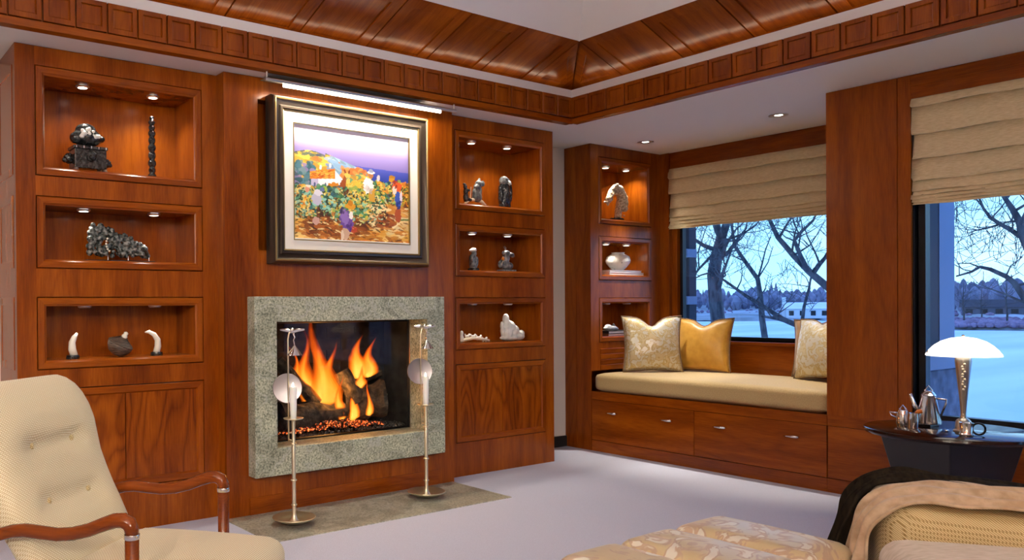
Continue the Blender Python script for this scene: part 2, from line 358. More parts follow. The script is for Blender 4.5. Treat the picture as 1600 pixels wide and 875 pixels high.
def sroot(name, loc=(0, 0, 0)):
    o = link(bpy.data.objects.new(name, None)); o.location = loc; o['kind'] = 'structure'; ORG[o.name] = tuple(loc); return o
def light(name, kind, loc, energy, col, parent=None, aim=None, **k):
    d = bpy.data.lights.new(name, kind); d.energy = energy; d.color = col
    for a, v in k.items(): setattr(d, a, v)
    o = link(bpy.data.objects.new(name, d)); o.location = loc
    if aim is not None: o.rotation_euler = (Vector(aim)-Vector(loc)).to_track_quat('-Z', 'Y').to_euler()
    if parent is not None: o.location = Vector(loc)-Vector(ORG[parent.name]); o.parent = parent
    return o
def copies(parent, me, name, mat, places):
    """pieces sharing one mesh: places = [(loc, rot)]"""
    out = []
    for loc, rot in places:
        o = link(bpy.data.objects.new(name, me)); o.parent = parent; o.location = Vector(loc)-Vector(ORG[parent.name]); o.rotation_euler = rot; out.append(o)
    return out

# ------------------------------------------------------------------ the room
ZS = 2.474                       # soffit height
YB, YC, YF = 4.60, 4.092, 4.19   # back wall, chimney breast face, cabinet faces
XB, XW, YN = 5.251, 6.18, 4.33   # bench / pier face, window wall of the alcove, its niche side
XF, YR = 4.565, 3.930            # frieze planes of the tray
X0, Y0 = -2.3, -2.6              # walls behind the camera
TX0, TY0 = -1.6, -1.9            # far sides of the tray
struct('floor', MB().box(X0-.1, XW+.2, Y0-.1, 4.8, -.12, 0), 'carpet')
struct('hearth_slab', MB().box(1.908, 3.565, 3.55, YC, -.02, .004), 'hearth_stone', bevel=.002)
struct('wall_back', MB().box(X0-.1, XB, YB, YB+.1, 0, 2.75), 'paint_wall')
struct('baseboard_back', MB().box(4.655, XB, YB-.015, YB, 0, .088), 'black_base')
struct('wall_left', MB().box(X0-.1, X0, Y0-.1, YB, 0, 2.75), 'paint_wall')
struct('wall_rear', MB().box(X0-.1, XB+.4, Y0-.1, Y0, 0, 2.75), 'paint_wall')
# ceiling: perimeter soffit with the tray cut out, trough, sloped boards, white upper slopes
cm = MB()
def slab(m, x0, x1, y0, y1, z0, z1): m.box(x0, x1, y0, y1, z0, z1)
P = [(X0-.1, Y0-.1), (XW+.35, Y0-.1), (XW+.35, 4.75), (X0-.1, 4.75)]; Q = [(TX0-.02, TY0-.02), (XF+.02, TY0-.02), (XF+.02, YR+.02), (TX0-.02, YR+.02)]
vs = [(x, y, z) for z in (ZS, ZS+.12) for x, y in P+Q]; fs = []
for i in range(4):
    j = (i+1) % 4; fs += [(i, j, 4+j, 4+i), (8+i, 12+i, 12+j, 8+j), (i, 8+i, 8+j, j), (4+i, 4+j, 12+j, 12+i)]
ceil = struct('ceiling', MB().add(vs, fs), 'paint_soffit', at=(0, 0, 0)); ORG['ceiling'] = (0, 0, 0)
HX, HY, HZ, KS = 4.699, 4.042, 2.751, .36; HL = .463     # hip foot, slope, plan length of the boards
LX, LY = TX0-(HX-XF), TY0-(HY-YR)
def loop(a, z): return [(LX+a, LY+a, z), (HX-a, LY+a, z), (HX-a, HY-a, z), (LX+a, HY-a, z)]
g = .11
lo = [loop(-g, ZS+.12), loop(-g, HZ-KS*g), loop(0, HZ), loop(HL, HZ+KS*HL)]
lo = [loop(-g, ZS+.12), loop(-g, HZ-KS*g+.012), loop(HL, HZ+KS*HL+.012)]
m_ = MB(); m_.loft(lo, cap=False); tr3 = struct('trim_3', m_, 'wood_x', at=(0, 0, 0)); ORG['trim_3'] = (0, 0, 0)
up = [loop(HL-.02, HZ+KS*HL+.008), loop(HL, HZ+KS*HL-.012), loop(HL+.9, HZ+KS*HL+.69)]
m_ = MB(); m_.loft(up, cap=False); k_ = len(m_.v); m_.f.append((k_-4, k_-3, k_-2, k_-1))
o = struct('ceiling_upper', m_, 'paint_white', parent=ceil)
# sloped boards: each a raised frame round a sunk field, pitch .467
PT = .467; SL = HL*math.sqrt(1+KS*KS); ang = math.atan(KS)
def slope_board(w, cut=0.):
    m = MB(); a = .005
    x0, x1, z0, z1 = a, w-a, -.045, SL-.003; f = .075
    prof = [(0, .010), (0, -.012), (f, -.012), (f+.002, .008), (f+.012, .008), (f+.014, -.006)]
    m.ring(x0, x1, z0, z1, prof); f += .002; m.add([(x0+f+.012, -.006, z0+f+.012), (x1-f-.012, -.006, z0+f+.012), (x1-f-.012, -.006, z1-f-.012), (x0+f+.012, -.006, z1-f-.012)], [(0, 1, 2, 3)])
    return m
def tri_board(side):
    m = MB(); s_ = PT-.008; h = SL*s_/HL if False else SL
    # right triangle beside the hip: long side on the foot line
    A, B, Cc = (.004, 0), (HL, 0), (.004, SL-.02)
    if side < 0: A, B, Cc = (PT-.004, 0), (PT-HL, 0), (PT-.004, SL-.02)
    y = -.010
    def inset(p, t): c = ((A[0]+B[0]+Cc[0])/3, (A[1]+B[1]+Cc[1])/3); return (p[0]+(c[0]-p[0])*t, p[1]+(c[1]-p[1])*t)
    rings = []
    for t, yy in ((0, .010), (0, y), (.42, y), (.48, .003)): rings.append([(inset(p, t)[0], yy, inset(p, t)[1]) for p in (A, B, Cc)])
    m.loft(rings); return m
me_b = mesh_of('ceiling_board', slope_board(PT)); me_b.materials.append(MATS['wood_z'])
me_t = mesh_of('hip_board', tri_board(1)); me_t.materials.append(MATS['wood_z'])
me_t2 = mesh_of('hip_board', tri_board(-1)); me_t2.materials.append(MATS['wood_z'])
# fireplace side: local z climbs towards the camera, local x along the wall
rotA = (Matrix.Rotation(PI/2-ang, 3, 'X')).to_euler()
pl = []
for i in range(1, 9): pl.append(((HX-PT*(i+1), HY, HZ), rotA))
copies(tr3, me_b, 'ceiling_board', 'wood_z', pl); copies(tr3, me_t, 'hip_board', 'wood_z', [((HX-PT, HY, HZ), rotA)])
rotB = (Matrix.Rotation(-PI/2, 3, 'Z') @ Matrix.Rotation(PI/2-ang, 3, 'X')).to_euler()
pl = []
for i in range(1, 8): pl.append(((HX, HY-PT*i, HZ), rotB))
copies(tr3, me_b, 'ceiling_board', 'wood_z', pl); copies(tr3, me_t2, 'hip_board', 'wood_z', [((HX, HY, HZ), rotB)])
# frieze: fascia with square sunk panels, white cove lip above
Z1, Z2, Z3 = 2.510, 2.654, 2.710
for n, (a0, a1, mat) in {'trim_1': (0, 0, 'wood_x'), 'trim_2': (0, 0, 'wood_y')}.items():
    t_ = sroot(n, (TX0, YR, ZS) if n == 'trim_1' else (XF, TY0, ZS))
    if n == 'trim_1':
        obj('fascia_board', MB().box(TX0, XF+.03, YR+.006, YR+.03, ZS, Z2), 'wood_x', t_)
        obj('bottom_moulding', MB().prism([(YR-.012, Z1-.008), (YR-.012, ZS-.006), (YR+.045, ZS-.006), (YR+.045, ZS+.001), (YR+.01, Z1)], 'x', TX0, XF-.012), 'wood_x', t_)
        obj('cove_lip', MB().box(TX0, XF+.03, YR-.004, YR+.03, Z2, Z3), 'paint_white', t_)
    else:
        obj('fascia_board', MB().box(XF+.006, XF+.03, TY0, YR, ZS, Z2), 'wood_y', t_)
        obj('bottom_moulding', MB().prism([(XF-.012, Z1-.008), (XF-.012, ZS-.006), (XF+.045, ZS-.006), (XF+.045, ZS+.001), (XF+.01, Z1)], 'y', TY0, YR-.012), 'wood_y', t_)
        obj('cove_lip', MB().box(XF-.004, XF+.03, TY0, YR-.004, Z2, Z3), 'paint_white', t_)
    fp = MB(); h = Z2-Z1; pw_ = .1513
    fp.ring(.0035, pw_-.0035, 0, h, [(0, .006), (0, -.010), (.002, -.012), (.023, -.012), (.024, .005), (.029, .005), (.030, -.006)])
    fp.add([(.0335, -.006, .030), (pw_-.0335, -.006, .030), (pw_-.0335, -.006, h-.030), (.0335, -.006, h-.030)], [(0, 1, 2, 3)])
    mf = mesh_of('frieze_panel', fp); mf.materials.append(MATS['wood_z'])
    if n == 'trim_1': copies(t_, mf, 'frieze_panel', '', [((XF-.006-pw_*(i+1), YR, Z1), (0, 0, 0)) for i in range(30)])
    else: copies(t_, mf, 'frieze_panel', '', [((XF, YR-.006-pw_*i, Z1), (0, 0, -PI/2)) for i in range(22)])
# plain fascia on the two sides behind the camera
for n, bx in {'trim_4': (TX0-.03, TX0, TY0, YR), 'trim_5': (TX0, XF, TY0-.03, TY0)}.items(): struct(n, MB().box(*bx, ZS, Z3), 'wood_x')
# cove lamps lying behind the lip, washing the upper ceiling
mx_, my_, zc = (TX0+XF)/2, (TY0+YR)/2, Z3-.012
for (x, y), (dx, dy), sz in (((mx_, YR+.045), (0, -1), (XF-TX0-.1, .03)), ((XF+.045, my_), (-1, 0), (YR-TY0-.1, .03)), ((mx_, TY0-.045), (0, 1), (XF-TX0-.1, .03)), ((TX0-.045, my_), (1, 0), (YR-TY0-.1, .03))):
    o = light('cove_lamp', 'AREA', (x, y, zc), E_COVE if dx+dy < 0 else E_COVE_BACK, WARM if dx+dy < 0 else (1, .93, .82), shape='RECTANGLE', size=sz[0], size_y=sz[1])  # unseen rear and left strips boosted to brighten the visible ceiling
    d = Vector((dx, dy, .55)).normalized(); ex = Vector((-dy, dx, 0)); o.rotation_euler = Matrix((ex, (-d).cross(ex), -d)).transposed().to_euler()

# recessed downlights in the soffit
def downlight(x, y, label, energy, spot=.95, col=SOFT, blend=.8, aim=None, soft=.03):
    t_ = thing('recessed_downlight', label, 'ceiling light', (x, y, ZS), group='recessed soffit downlights')
    obj('trim_ring', MB().lathe([(.030, .02), (.036, -.004), (.062, -.004), (.062, .001)], 28, (x, y, ZS), cap=False), 'steel', t_, smooth='auto')
    obj('lens', MB().lathe([(.032, .004), (.026, .0), (.002, -.001)], 20, (x, y, ZS+.0), cap=True), 'lens_glow', t_)
    light('downlight_beam', 'SPOT', (x, y, ZS-.02), energy, col, t_, aim=aim or (x, y, 0), spot_size=spot, spot_blend=blend, shadow_soft_size=soft)
downlight(5.59, 4.06, 'round steel downlight in soffit above the carved dragon niche, left one', E_DOWN)
downlight(5.59, 2.99, 'round steel downlight in soffit beside the tall wood pier, right one', E_DOWN)
for x, y, lab, e, sp_, aim in ((-1.95, -.9, 'added unseen fill downlight over the left wall, nearest the rear corner', E_ACC, .75, (.9, 2.4, .6)), (-1.95, 1.2, 'added unseen fill downlight over the middle of the left wall', E_ACC*1.1, .9, (1.5, 4.2, 1.1)),  # out-of-view downlights added as fill for fireplace wall, armchair and ottoman
        (-.2, -2.25, 'added unseen fill downlight over the rear wall, left one', E_ACC*1.5, .75, (2.5, 4.1, .9)), (1.6, -2.25, 'added unseen fill downlight over the rear wall, right one', E_ACC*.8, .7, (2.5, 1.4, .4)),
        (-1.2, 4.27, 'added unseen fill downlight left of the tall left built-in', E_ROOM, 2., None)):
    downlight(x, y, lab, e, sp_, SOFT, .7, aim, .06)
# two invented torchieres behind the camera, added to brighten ceiling and room
for x, y, lab in ((-1.5, -.6, 'added unseen fill lamp, torchiere shaped, by the left wall'), (-.3, -2.0, 'added unseen fill lamp, torchiere shaped, by the rear wall')):
    t_ = thing('fill_floor_lamp', lab, 'floor lamp', (x, y, 0), group='added torchiere fill lamps')
    obj('base', MB().lathe([(.0, 0), (.14, 0), (.14, .015), (.03, .03), (.0, .03)], 24, (x, y, 0), cap=False), 'steel', t_); obj('pole', MB().tube([(x, y, .03), (x, y, 1.72)], .011, 10), 'steel', t_)
    obj('bowl', MB().lathe([(.02, 1.70), (.09, 1.73), (.16, 1.80), (.155, 1.80), (.088, 1.737), (.02, 1.71)], 28, (x, y, 0), cap=False), 'steel', t_)
    light('fill_beam', 'SPOT', (x, y, 1.77), E_UP, (1, .91, .79), t_, aim=(x-.5, y-.2, 4), spot_size=2.7, spot_blend=.5, shadow_soft_size=.07)

# ------------------------------------------------------------------ built-in cabinets
ROWS = [(1.833, 2.379), (1.373, 1.735), (.868, 1.232)]
def niche(root, x0, x1, z0, z1, yf, depth):
    fr = obj('niche_frame', MB().ring(x0+.0045, x1-.0045, z0+.0045, z1-.0045, [(0, yf+.016), (0, yf-.003), (.003, yf-.006), (.030, yf-.006), (.036, yf+.001), (.042, yf+.005), (.042, yf+.02)]), ('wood_x', 'wood_z'), root)
    a, b, c, d = x0+.045, x1-.045, z0+.045, z1-.045; y0, y1 = yf+.012, yf+depth
    o = obj('niche_lining', MB().add([(a,y0,c),(b,y0,c),(b,y0,d),(a,y0,d),(a,y1,c),(b,y1,c),(b,y1,d),(a,y1,d)], [(0,1,5,4),(1,2,6,5),(2,3,7,6),(3,0,4,7),(4,5,6,7)]), 'wood_z', root)
    s = o.modifiers.new('solid', 'SOLIDIFY'); s.thickness = .008; s.offset = 1
def puck(x, y, z, label, group, e=E_PUCK, cone=1.75):
    t_ = thing('puck_light', label, 'cabinet light', (x, y, z), group=group)
    obj('trim_ring', MB().lathe([(.034, 0), (.034, -.006), (.027, -.011), (.0235, -.011), (.0235, -.002)], 20, (x, y, z), cap=False), 'steel', t_, smooth='auto')
    obj('lens', MB().lathe([(.023, -.004), (.023, -.010), (.003, -.0105)], 18, (x, y, z)), 'lens_glow', t_)
    light('puck_beam', 'SPOT', (x, y, z-.015), e, SOFT, t_, aim=(x, y, 0), spot_size=cone, spot_blend=.8, shadow_soft_size=.018)
def face_boards(root, x0, x1, fx0, fx1, yf, rows, zbot=0., ztop=ZS, mat='wood_z'):
    for a, b in ((x0, fx0), (fx1, x1)): obj('stile', MB().box(a, b, yf, yf+.022, zbot, ztop), mat, root)
    edges = [ztop]+[z for r in rows for z in (r[1], r[0])]+[zbot]
    for k in range(0, len(edges), 2):
        if edges[k]-edges[k+1] > .003: obj('rail', MB().box(fx0, fx1, yf+.0006, yf+.022, edges[k+1], edges[k]), mat, root)
def door_pair(root, fx0, fx1, z0, z1, yf):
    obj('door_frame', MB().ring(fx0+.0045, fx1-.0045, z0+.0045, z1-.0045, [(0, yf+.016), (0, yf-.003), (.003, yf-.006), (.034, yf-.006), (.038, yf+.0), (.042, yf+.006), (.042, yf+.016)]), ('wood_x', 'wood_z'), root)
    mid = (fx0+fx1)/2
    for a, b in ((fx0+.045, mid-.0018), (mid+.0018, fx1-.045)): obj('door', MB().box(a, b, yf+.004, yf+.022, z0+.046, z1-.046), 'wood_flame', root, bevel=.0015)
    obj('door_backing', MB().box(fx0, fx1, yf+.022, yf+.03, z0, z1), 'groove', root)
DOORZ = (.230, .772)
def carcass(root, x0, x1, y0, y1, z1=ZS, mat='wood_z'):
    """sides, top and back of the cabinet, open to the front"""
    o = obj('carcass', MB().add([(x0,y0,0),(x1,y0,0),(x1,y0,z1),(x0,y0,z1),(x0,y1,0),(x1,y1,0),(x1,y1,z1),(x0,y1,z1)], [(0,1,5,4),(1,2,6,5),(2,3,7,6),(3,0,4,7),(4,5,6,7)]), mat, root)
    s = o.modifiers.new('solid', 'SOLIDIFY'); s.thickness = .018; s.offset = -1
ZT = ZS-.002
# left of the fireplace
LC = thing('display_cabinet', 'tall cherry wood built-in with three lit niches left of the fireplace', 'cabinet', (1.39, 4.39, 0))
carcass(LC, .857, 1.922, YF+.02, YB, ZT); face_boards(LC, .857, 1.922, .950, 1.834, YF, ROWS+[DOORZ], 0, ZT)
for z0, z1 in ROWS: niche(LC, .950, 1.834, z0, z1, YF, .28)
door_pair(LC, .950, 1.834, *DOORZ, YF)
for z0, z1 in ROWS+[DOORZ]:   # sunk panels on the cabinet's end, seen at the left edge
    m_ = MB(); m_.ring(YF+.055, YB-.02, z0, z1, [(0, 0), (.003, -.003), (.035, -.003), (.039, -.001), (.043, 0)])
    m_.v = [(.857+p[1], p[0], p[2]) for p in m_.v]; obj('end_panel_moulding', m_, 'wood_z', LC)
# right of the fireplace
RC = thing('display_cabinet', 'tall cherry wood built-in with three lit niches right of the fireplace', 'cabinet', (4.11, 4.39, 0))
carcass(RC, 3.577, 4.655, YF+.02, YB, ZT); face_boards(RC, 3.577, 4.655, 3.684, 4.566, YF, ROWS+[DOORZ], 0, ZT)
for z0, z1 in ROWS: niche(RC, 3.684, 4.566, z0, z1, YF, .30)
door_pair(RC, 3.684, 4.566, *DOORZ, YF)
# end of the window seat
TC = thing('display_cabinet', 'narrow dark cherry built-in with three niches at the end of the window seat', 'cabinet', (5.72, 4.55, 0))
carcass(TC, XB+.001, 6.178, YN+.02, 4.72, ZT); TR = ROWS
face_boards(TC, XB, XW, 5.346, 6.035, YN, TR, .64, ZT)
for z0, z1 in TR: niche(TC, 5.346, 6.035, z0, z1, YN, .31)
for k in range(4): obj('slat', MB().box(5.36, 6.02, YN-.006, YN, .64+.044*k+.003, .64+.044*(k+1)), 'wood_x', TC, bevel=.004)
obj('front_board', MB().box(XB-.004, XB+.001, YN, 4.478, 0, ZT), 'wood_z', TC); obj('front_board', MB().box(XB-.003, XB+.001, 4.482, YB-.001, 0, ZT), 'wood_z', TC)
nm = ['upper', 'middle', 'lower']
for k, (z0, z1) in enumerate(ROWS):
    for cname, xs, yy in (('left cabinet', (1.212, 1.592), YF+.10), ('right cabinet', (3.93, 4.28), YF+.10), ('window seat cabinet', (5.60, 5.87), YN+.13)):
        for s_, x in zip(('left', 'right'), xs):
            puck(x, yy, z1-.0455, cone=(2.3, 1.75, 1.7)[k], e=E_PUCK*(1.7, .6, .42)[k], label=f'small round light in {nm[k]} niche of the {cname}, {s_} one', group='niche puck lights')

# chimney breast with a recess behind the painting
CX0, CX1 = 1.922, 3.577; RX0, RX1, RZ0, RZ1 = 2.131, 3.363, 1.495, 2.348; GX0, GX1, GZ0, GZ1 = 2.057, 3.428, .224, 1.232
wc = sroot('wall_chimney', (2.75, 4.3, 0))
for nme, bx in [('stile', (CX0, RX0, 0, ZT)), ('stile', (RX1, CX1, 0, ZT)), ('rail', (RX0, RX1, RZ1, ZT)), ('rail', (RX0, RX1, GZ1-.02, RZ0)), ('rail', (RX0, RX1, 0, GZ0+.02))]:
    obj(nme, MB().box(bx[0], bx[1], YC, YC+.02, bx[2], bx[3]), 'wood_z', wc)
obj('recess_lining', MB().add([(RX0,YC+.02,RZ0),(RX1,YC+.02,RZ0),(RX1,YC+.02,RZ1),(RX0,YC+.02,RZ1),(RX0,YC+.09,RZ0),(RX1,YC+.09,RZ0),(RX1,YC+.09,RZ1),(RX0,YC+.09,RZ1)], [(0,1,5,4),(1,2,6,5),(2,3,7,6),(3,0,4,7),(4,5,6,7)]), 'wood_z', wc)
obj('side_board', MB().box(CX0, CX0+.02, YC+.02, YF+.02, 0, ZT), 'wood_z', wc); obj('side_board', MB().box(CX1-.02, CX1, YC+.02, YF+.02, 0, ZT), 'wood_z', wc)
obj('base_board', MB().box(CX0+.14, CX1-.14, YC-.006, YC, .004, .10), 'wood_x', wc)

# ------------------------------------------------------------------ window seat, pier, windows
wr = sroot('wall_right', (5.8, 2.3, 0))
PY0, PY1 = 2.052, 2.515
obj('pier_face', MB().box(XB, XB+.02, 2.123, PY1, .4795, ZT), 'wood_z', wr); obj('pier_strip', MB().box(XB-.001, XB+.02, PY0, 2.119, .4795, ZT), 'wood_z', wr)
obj('pier_core', MB().box(XB+.02, XB+.12, PY0, PY1, .48, ZT), 'wood_z', wr); obj('alcove_side', MB().box(XB+.12, XW+.12, 2.46, PY1, .40, ZT), 'wood_z', wr); obj('outer_skin', MB().box(XB+.12, XW+.12, 2.452, 2.46, -1, ZT), 'ext_plaster', wr)
WZ0, WZ1 = .905, 2.30
obj('alcove_header', MB().box(XW, XW+.12, PY1, YN+.03, 2.335, ZT), 'wood_y', wr)
obj('alcove_apron', MB().box(XW, XW+.12, PY1, YN+.03, 0, .845), 'wood_y', wr)
obj('alcove_sill', MB().box(XW-.02, XW+.12, PY1, YN, .845, .872), 'wood_y', wr, bevel=.004)
obj('alcove_jamb', MB().box(XW-.02, XW+.12, 4.245, YN+.03, .872, ZT), 'wood_z', wr); obj('alcove_jamb', MB().box(XW+.02, XW+.12, 4.195, 4.245, .872, 2.335), 'wood_z', wr)
obj('wall_over_window', MB().box(XB, XB+.02, -2.6, PY0, 2.335, ZT), 'wood_y', wr); obj('header_moulding', MB().box(XB-.006, XB, -2.6, PY0, 2.405, 2.41), 'wood_y', wr)
obj('wall_end', MB().box(XB, XB+.3, -2.6, -1.5, .4795, 2.335), 'wood_z', wr)
w1 = sroot('window_1', (XW+.05, 3.35, .87))
def sash(root, x, y0, y1, z0, z1, w, d, mat, pane='pane', nme='window_frame'):
    m_ = MB(); m_.ring(y0, y1, z0, z1, [(0, 0), (w*.3, -d), (w, -d), (w, 0)]); m_.v = [(x+p[1], p[0], p[2]) for p in m_.v]; obj(nme, m_, mat, root)
    obj('pane', MB().box(x-d*.5-.003, x-d*.5+.003, y0+w*.9, y1-w*.9, z0+w*.9, z1-w*.9), pane, root)
sash(w1, XW+.10, PY1, 4.195, .872, 2.335, .034, .05, 'black_metal')
w2 = sroot('window_2', (XB+.07, .5, .48))
for a, b in ((PY0, .75), (.75, -.4), (-.4, -1.5)): sash(w2, XB+.12, b, a, .482, 2.335, .05, .06, 'black_metal')
obj('reveal', MB().box(XB+.02, XB+.16, PY0-.008, PY0, .482, 2.335), 'black_metal', w2)

# roman shades
def shade(name, label, x, y0, y1, ztop, folds, zbot, root_y, wav):
    t_ = thing(name, label, 'window blind', (x, (y0+y1)/2, zbot))
    z = ztop
    for k, h in enumerate(folds):
        rings = []; n = 26
        for i in range(n+1):
            y = y0+(y1-y0)*i/n; e = min(i, n-i)/n; pk = wav*math.exp(-e*30)*math.sin(k*2.1+i)
            dx = .006*math.sin(i*.9+k)+.004*math.sin(i*2.3+k*1.7); zz = .003*math.sin(i*.7+k)
            big = .011 if k < len(folds)-4 else .009
            d0 = dx if k else 0; rings.append([(x+d0, y+pk, z+.004-(0 if k else .006)), (x-big*.4+dx, y+pk, z-h*.45), (x-big+dx, y+pk, z-h*.85+zz), (x-big*1.05+dx, y, z-h*1.0+zz), (x-big*.5+dx, y, z-h*1.04+zz), (x+.006+dx, y, z-h*.9), (x+.010+dx, y, z)])
        obj('fold', MB().loft(rings), 'shade_fabric', t_, smooth=True); z -= h
    obj('head_rail', MB().box(x+.0165, x+.026, y0+.01, y1-.01, ztop-.03, ztop-.004), 'steel', t_)
    return t_
shade('roman_shade', 'cream folded fabric shade over the window seat', XW-.012, 2.53, 4.24, 2.335, [.085, .130, .125, .080, .032, .028, .025, .012], 1.82, 0, .012)
shade('roman_shade', 'cream folded fabric shade over the window behind the lamp table', XB-.004, .80, 2.040, 2.335, [.050, .155, .140, .125, .060, .024, .021, .018, .015], 1.73, 0, .010)
shade('roman_shade', 'cream folded fabric shade nearest the camera on the window wall', XB-.004, -.35, .74, 2.335, [.050, .155, .140, .125, .060, .024, .021, .018, .015], 1.73, 0, .010)

# bench
BN = thing('window_bench', 'long dark cherry window seat with two wide drawers', 'bench', (5.7, 3.42, 0))
obj('carcass', MB().box(XB+.02, XW, PY1, YN, 0, .478), 'wood_y', BN)
obj('top_rail', MB().box(XB, XB+.02, PY1, YN, .414, .479), 'wood_y', BN); obj('plinth', MB().box(XB, XB+.02, PY1, YN, 0.0, .086), 'wood_y', BN)
for (a, b), hs in zip(((3.4255, YN-.002), (PY1+.002, 3.4215)), ((4.115, 3.628), (3.209, 2.714))):
    d_ = obj('drawer', MB().box(XB-.002, XB+.02, a, b, .090, .411), 'wood_y', BN, bevel=.0015)
    for hy in hs:
        obj('handle', MB().tube([(XB-.002, hy-.026, .320), (XB-.026, hy-.030, .3205), (XB-.030, hy, .3205), (XB-.025, hy+.035, .319), (XB-.018, hy+.062, .318)], [.007, .013, .010, .006, .003], 8, flat=.8), 'chrome', d_, smooth=True)
LW = thing('low_cabinet', 'low cherry cabinet run under the window behind the round table', 'cabinet', (5.5, .5, 0))
obj('carcass', MB().box(XB+.02, XB+.5, -2.6, PY1-.001, 0, .474), 'wood_y', LW)
obj('top_rail', MB().box(XB, XB+.02, -2.6, PY1-.002, .414, .479), 'wood_y', LW); obj('plinth', MB().box(XB, XB+.02, -2.6, PY1-.002, 0.0, .086), 'wood_y', LW)
for a, b in ((PY1-.002, 1.10), (1.096, -.3), (-.304, -1.7)): obj('front_panel', MB().box(XB-.002, XB+.02, b, a-.003, .090, .411), 'wood_y', LW, bevel=.0015)
obj('top', MB().box(XB-.004, XB+.5, -2.6, PY0, .479, .4795), 'wood_y', LW)
tag(obj('bench_cushion', rounded(5.715, 3.425, .551, .45, .90, .072, .045, 18, .014), 'bench_fabric', smooth=True), 'long tan upholstered cushion on the window seat', 'cushion')
def pillow(name, label, c, w, h, th, mat, nrm, tilt, pipe, chop=.0, roll=0.):
    """square pillow standing on its edge; nrm = facing direction in plan"""
    t_ = thing(name, label, 'pillow', c); n = 16; rings = []
    ex = Vector((-nrm[1], nrm[0], 0)).normalized(); ny = Vector((nrm[0], nrm[1], 0)).normalized()
    ez = (Vector((0, 0, 1))*math.cos(tilt)-ny*math.sin(tilt)); fw = (ny*math.cos(tilt)+Vector((0, 0, 1))*math.sin(tilt))
    if roll: R_ = Matrix.Rotation(roll, 3, fw); ex = R_ @ ex; ez = R_ @ ez
    def pt(u, v, s):
        ww = (1-u*u)*(1-v*v); pin = 1-.11*(1-abs(u)**2.2)*(abs(v)**3) if True else 1
        X = u*w/2*(1-.10*(1-v*v)*abs(u)**3); Zz = v*h/2*(1-.08*(1-u*u)*abs(v)**3)
        if v > 0: Zz -= chop*h*math.exp(-(u/.28)**2)*v**2
        T = s*th/2*(max(ww, 0)**.55)*(1+.05*math.sin(5*u+3*v))
        return ex*X+ez*(Zz+h/2)+fw*T
    vs = []; fs = []
    for s in (1, -1):
        k = len(vs)
        for i in range(n+1):
            for j in range(n+1): vs.append(pt(-1+2*i/n, -1+2*j/n, s))
        for i in range(n):
            for j in range(n): a = k+i*(n+1)+j; q = (a, a+n+1, a+n+2, a+1); fs.append(q if s < 0 else q[::-1])
    m_ = MB().add(vs, fs); bm = bmesh.new(); me = bpy.data.meshes.new('t'); me.from_pydata(m_.v, [], m_.f); bm.from_mesh(me); bmesh.ops.remove_doubles(bm, verts=bm.verts, dist=1e-5)
    obj('cover', bm, mat, t_, smooth=True, local=True)
    edge = [(-1+2*i/n, -1) for i in range(n)]+[(1, -1+2*i/n) for i in range(n)]+[(1-2*i/n, 1) for i in range(n)]+[(-1, 1-2*i/n) for i in range(n)]
    edge.append(edge[0]); obj('piping', MB().tube([pt(u, v, 0) for u, v in edge], .0055, 6), pipe, t_, smooth=True, local=True)
    return t_
plain('piping_brown', (.16, .09, .04), .6); plain('piping_gold', (.42, .30, .12), .5)
ZC = .636
pillow('throw_pillow', 'silver and gold brocade pillow in the left corner of the window seat', (5.63, 4.03, ZC-.006), .46, .46, .17, 'brocade', (-.72, -.69), .20, 'piping_brown', .16)
pillow('throw_pillow', 'plain gold silk pillow leaning below the window, second from left', (5.93, 3.80, ZC-.006), .45, .44, .15, 'silk_gold', (-.98, -.2), .20, 'piping_brown', .12)
pillow('throw_pillow', 'silver and gold brocade pillow beside the tall wood pier', (5.80, 2.83, ZC+.008), .46, .45, .16, 'brocade', (-.93, .36), .24, 'piping_brown', .10, .10)
pillow('throw_pillow', 'plain bronze silk pillow behind the brocade one by the pier', (6.00, 2.93, ZC+.004), .44, .43, .12, 'silk_rust', (-.97, .22), .14, 'piping_brown', .06, .06)

# ------------------------------------------------------------------ fireplace
FX0, FX1, FZ0, FZ1 = 2.197, 3.285, .378, 1.089; GY = 4.007
FP = thing('fireplace', 'wall fireplace with grey green granite surround and glass front', 'fireplace', (2.742, 4.3, GZ0))
out_ = [(GX0, GZ0), (GX1, GZ0), (GX1, GZ1), (GX0, GZ1)]; inn_ = [(FX0, FZ0), (FX1, FZ0), (FX1, FZ1), (FX0, FZ1)]
m_ = MB(); L_ = [[(x, YC+.001, z) for x, z in out_], [(x, GY, z) for x, z in out_], [(x, GY, z) for x, z in inn_], [(x, 4.195, z) for x, z in inn_]]
m_.loft(L_, cap=False); obj('granite_surround', m_, 'granite', FP, bevel=.003)
BX0, BX1, BYB = 2.12, 3.46, 4.575
m_ = MB().add([(BX0,4.2,.34),(BX1,4.2,.34),(BX1,4.2,1.12),(BX0,4.2,1.12),(BX0+.1,BYB,.34),(BX1-.1,BYB,.34),(BX1-.1,BYB,1.12),(BX0+.1,BYB,1.12)], [(0,1,5,4),(1,2,6,5),(2,3,7,6),(3,0,4,7),(4,5,6,7)])
fb = obj('firebox', m_, 'firebrick', FP)
bk = mesh_of('firebrick', MB().box(.003, .217, -.008, 0, .003, .072)); bk.materials.append(MATS['firebrick'])
pl = []
for r in range(10):
    for c in range(6):
        x = BX0+.1+.22*c-(.11 if r % 2 else 0)
        if x > BX0+.08 and x+.22 < BX1-.07: pl.append(((x, BYB, .36+.075*r), (0, 0, 0)))
copies(fb, bk, 'firebrick', '', pl)
obj('glass_frame', MB().ring(FX0-.004, FX1+.004, FZ0-.004, FZ1+.004, [(0, 4.196), (.012, 4.19), (.018, 4.2), (.018, 4.205)]), 'black_metal', FP)
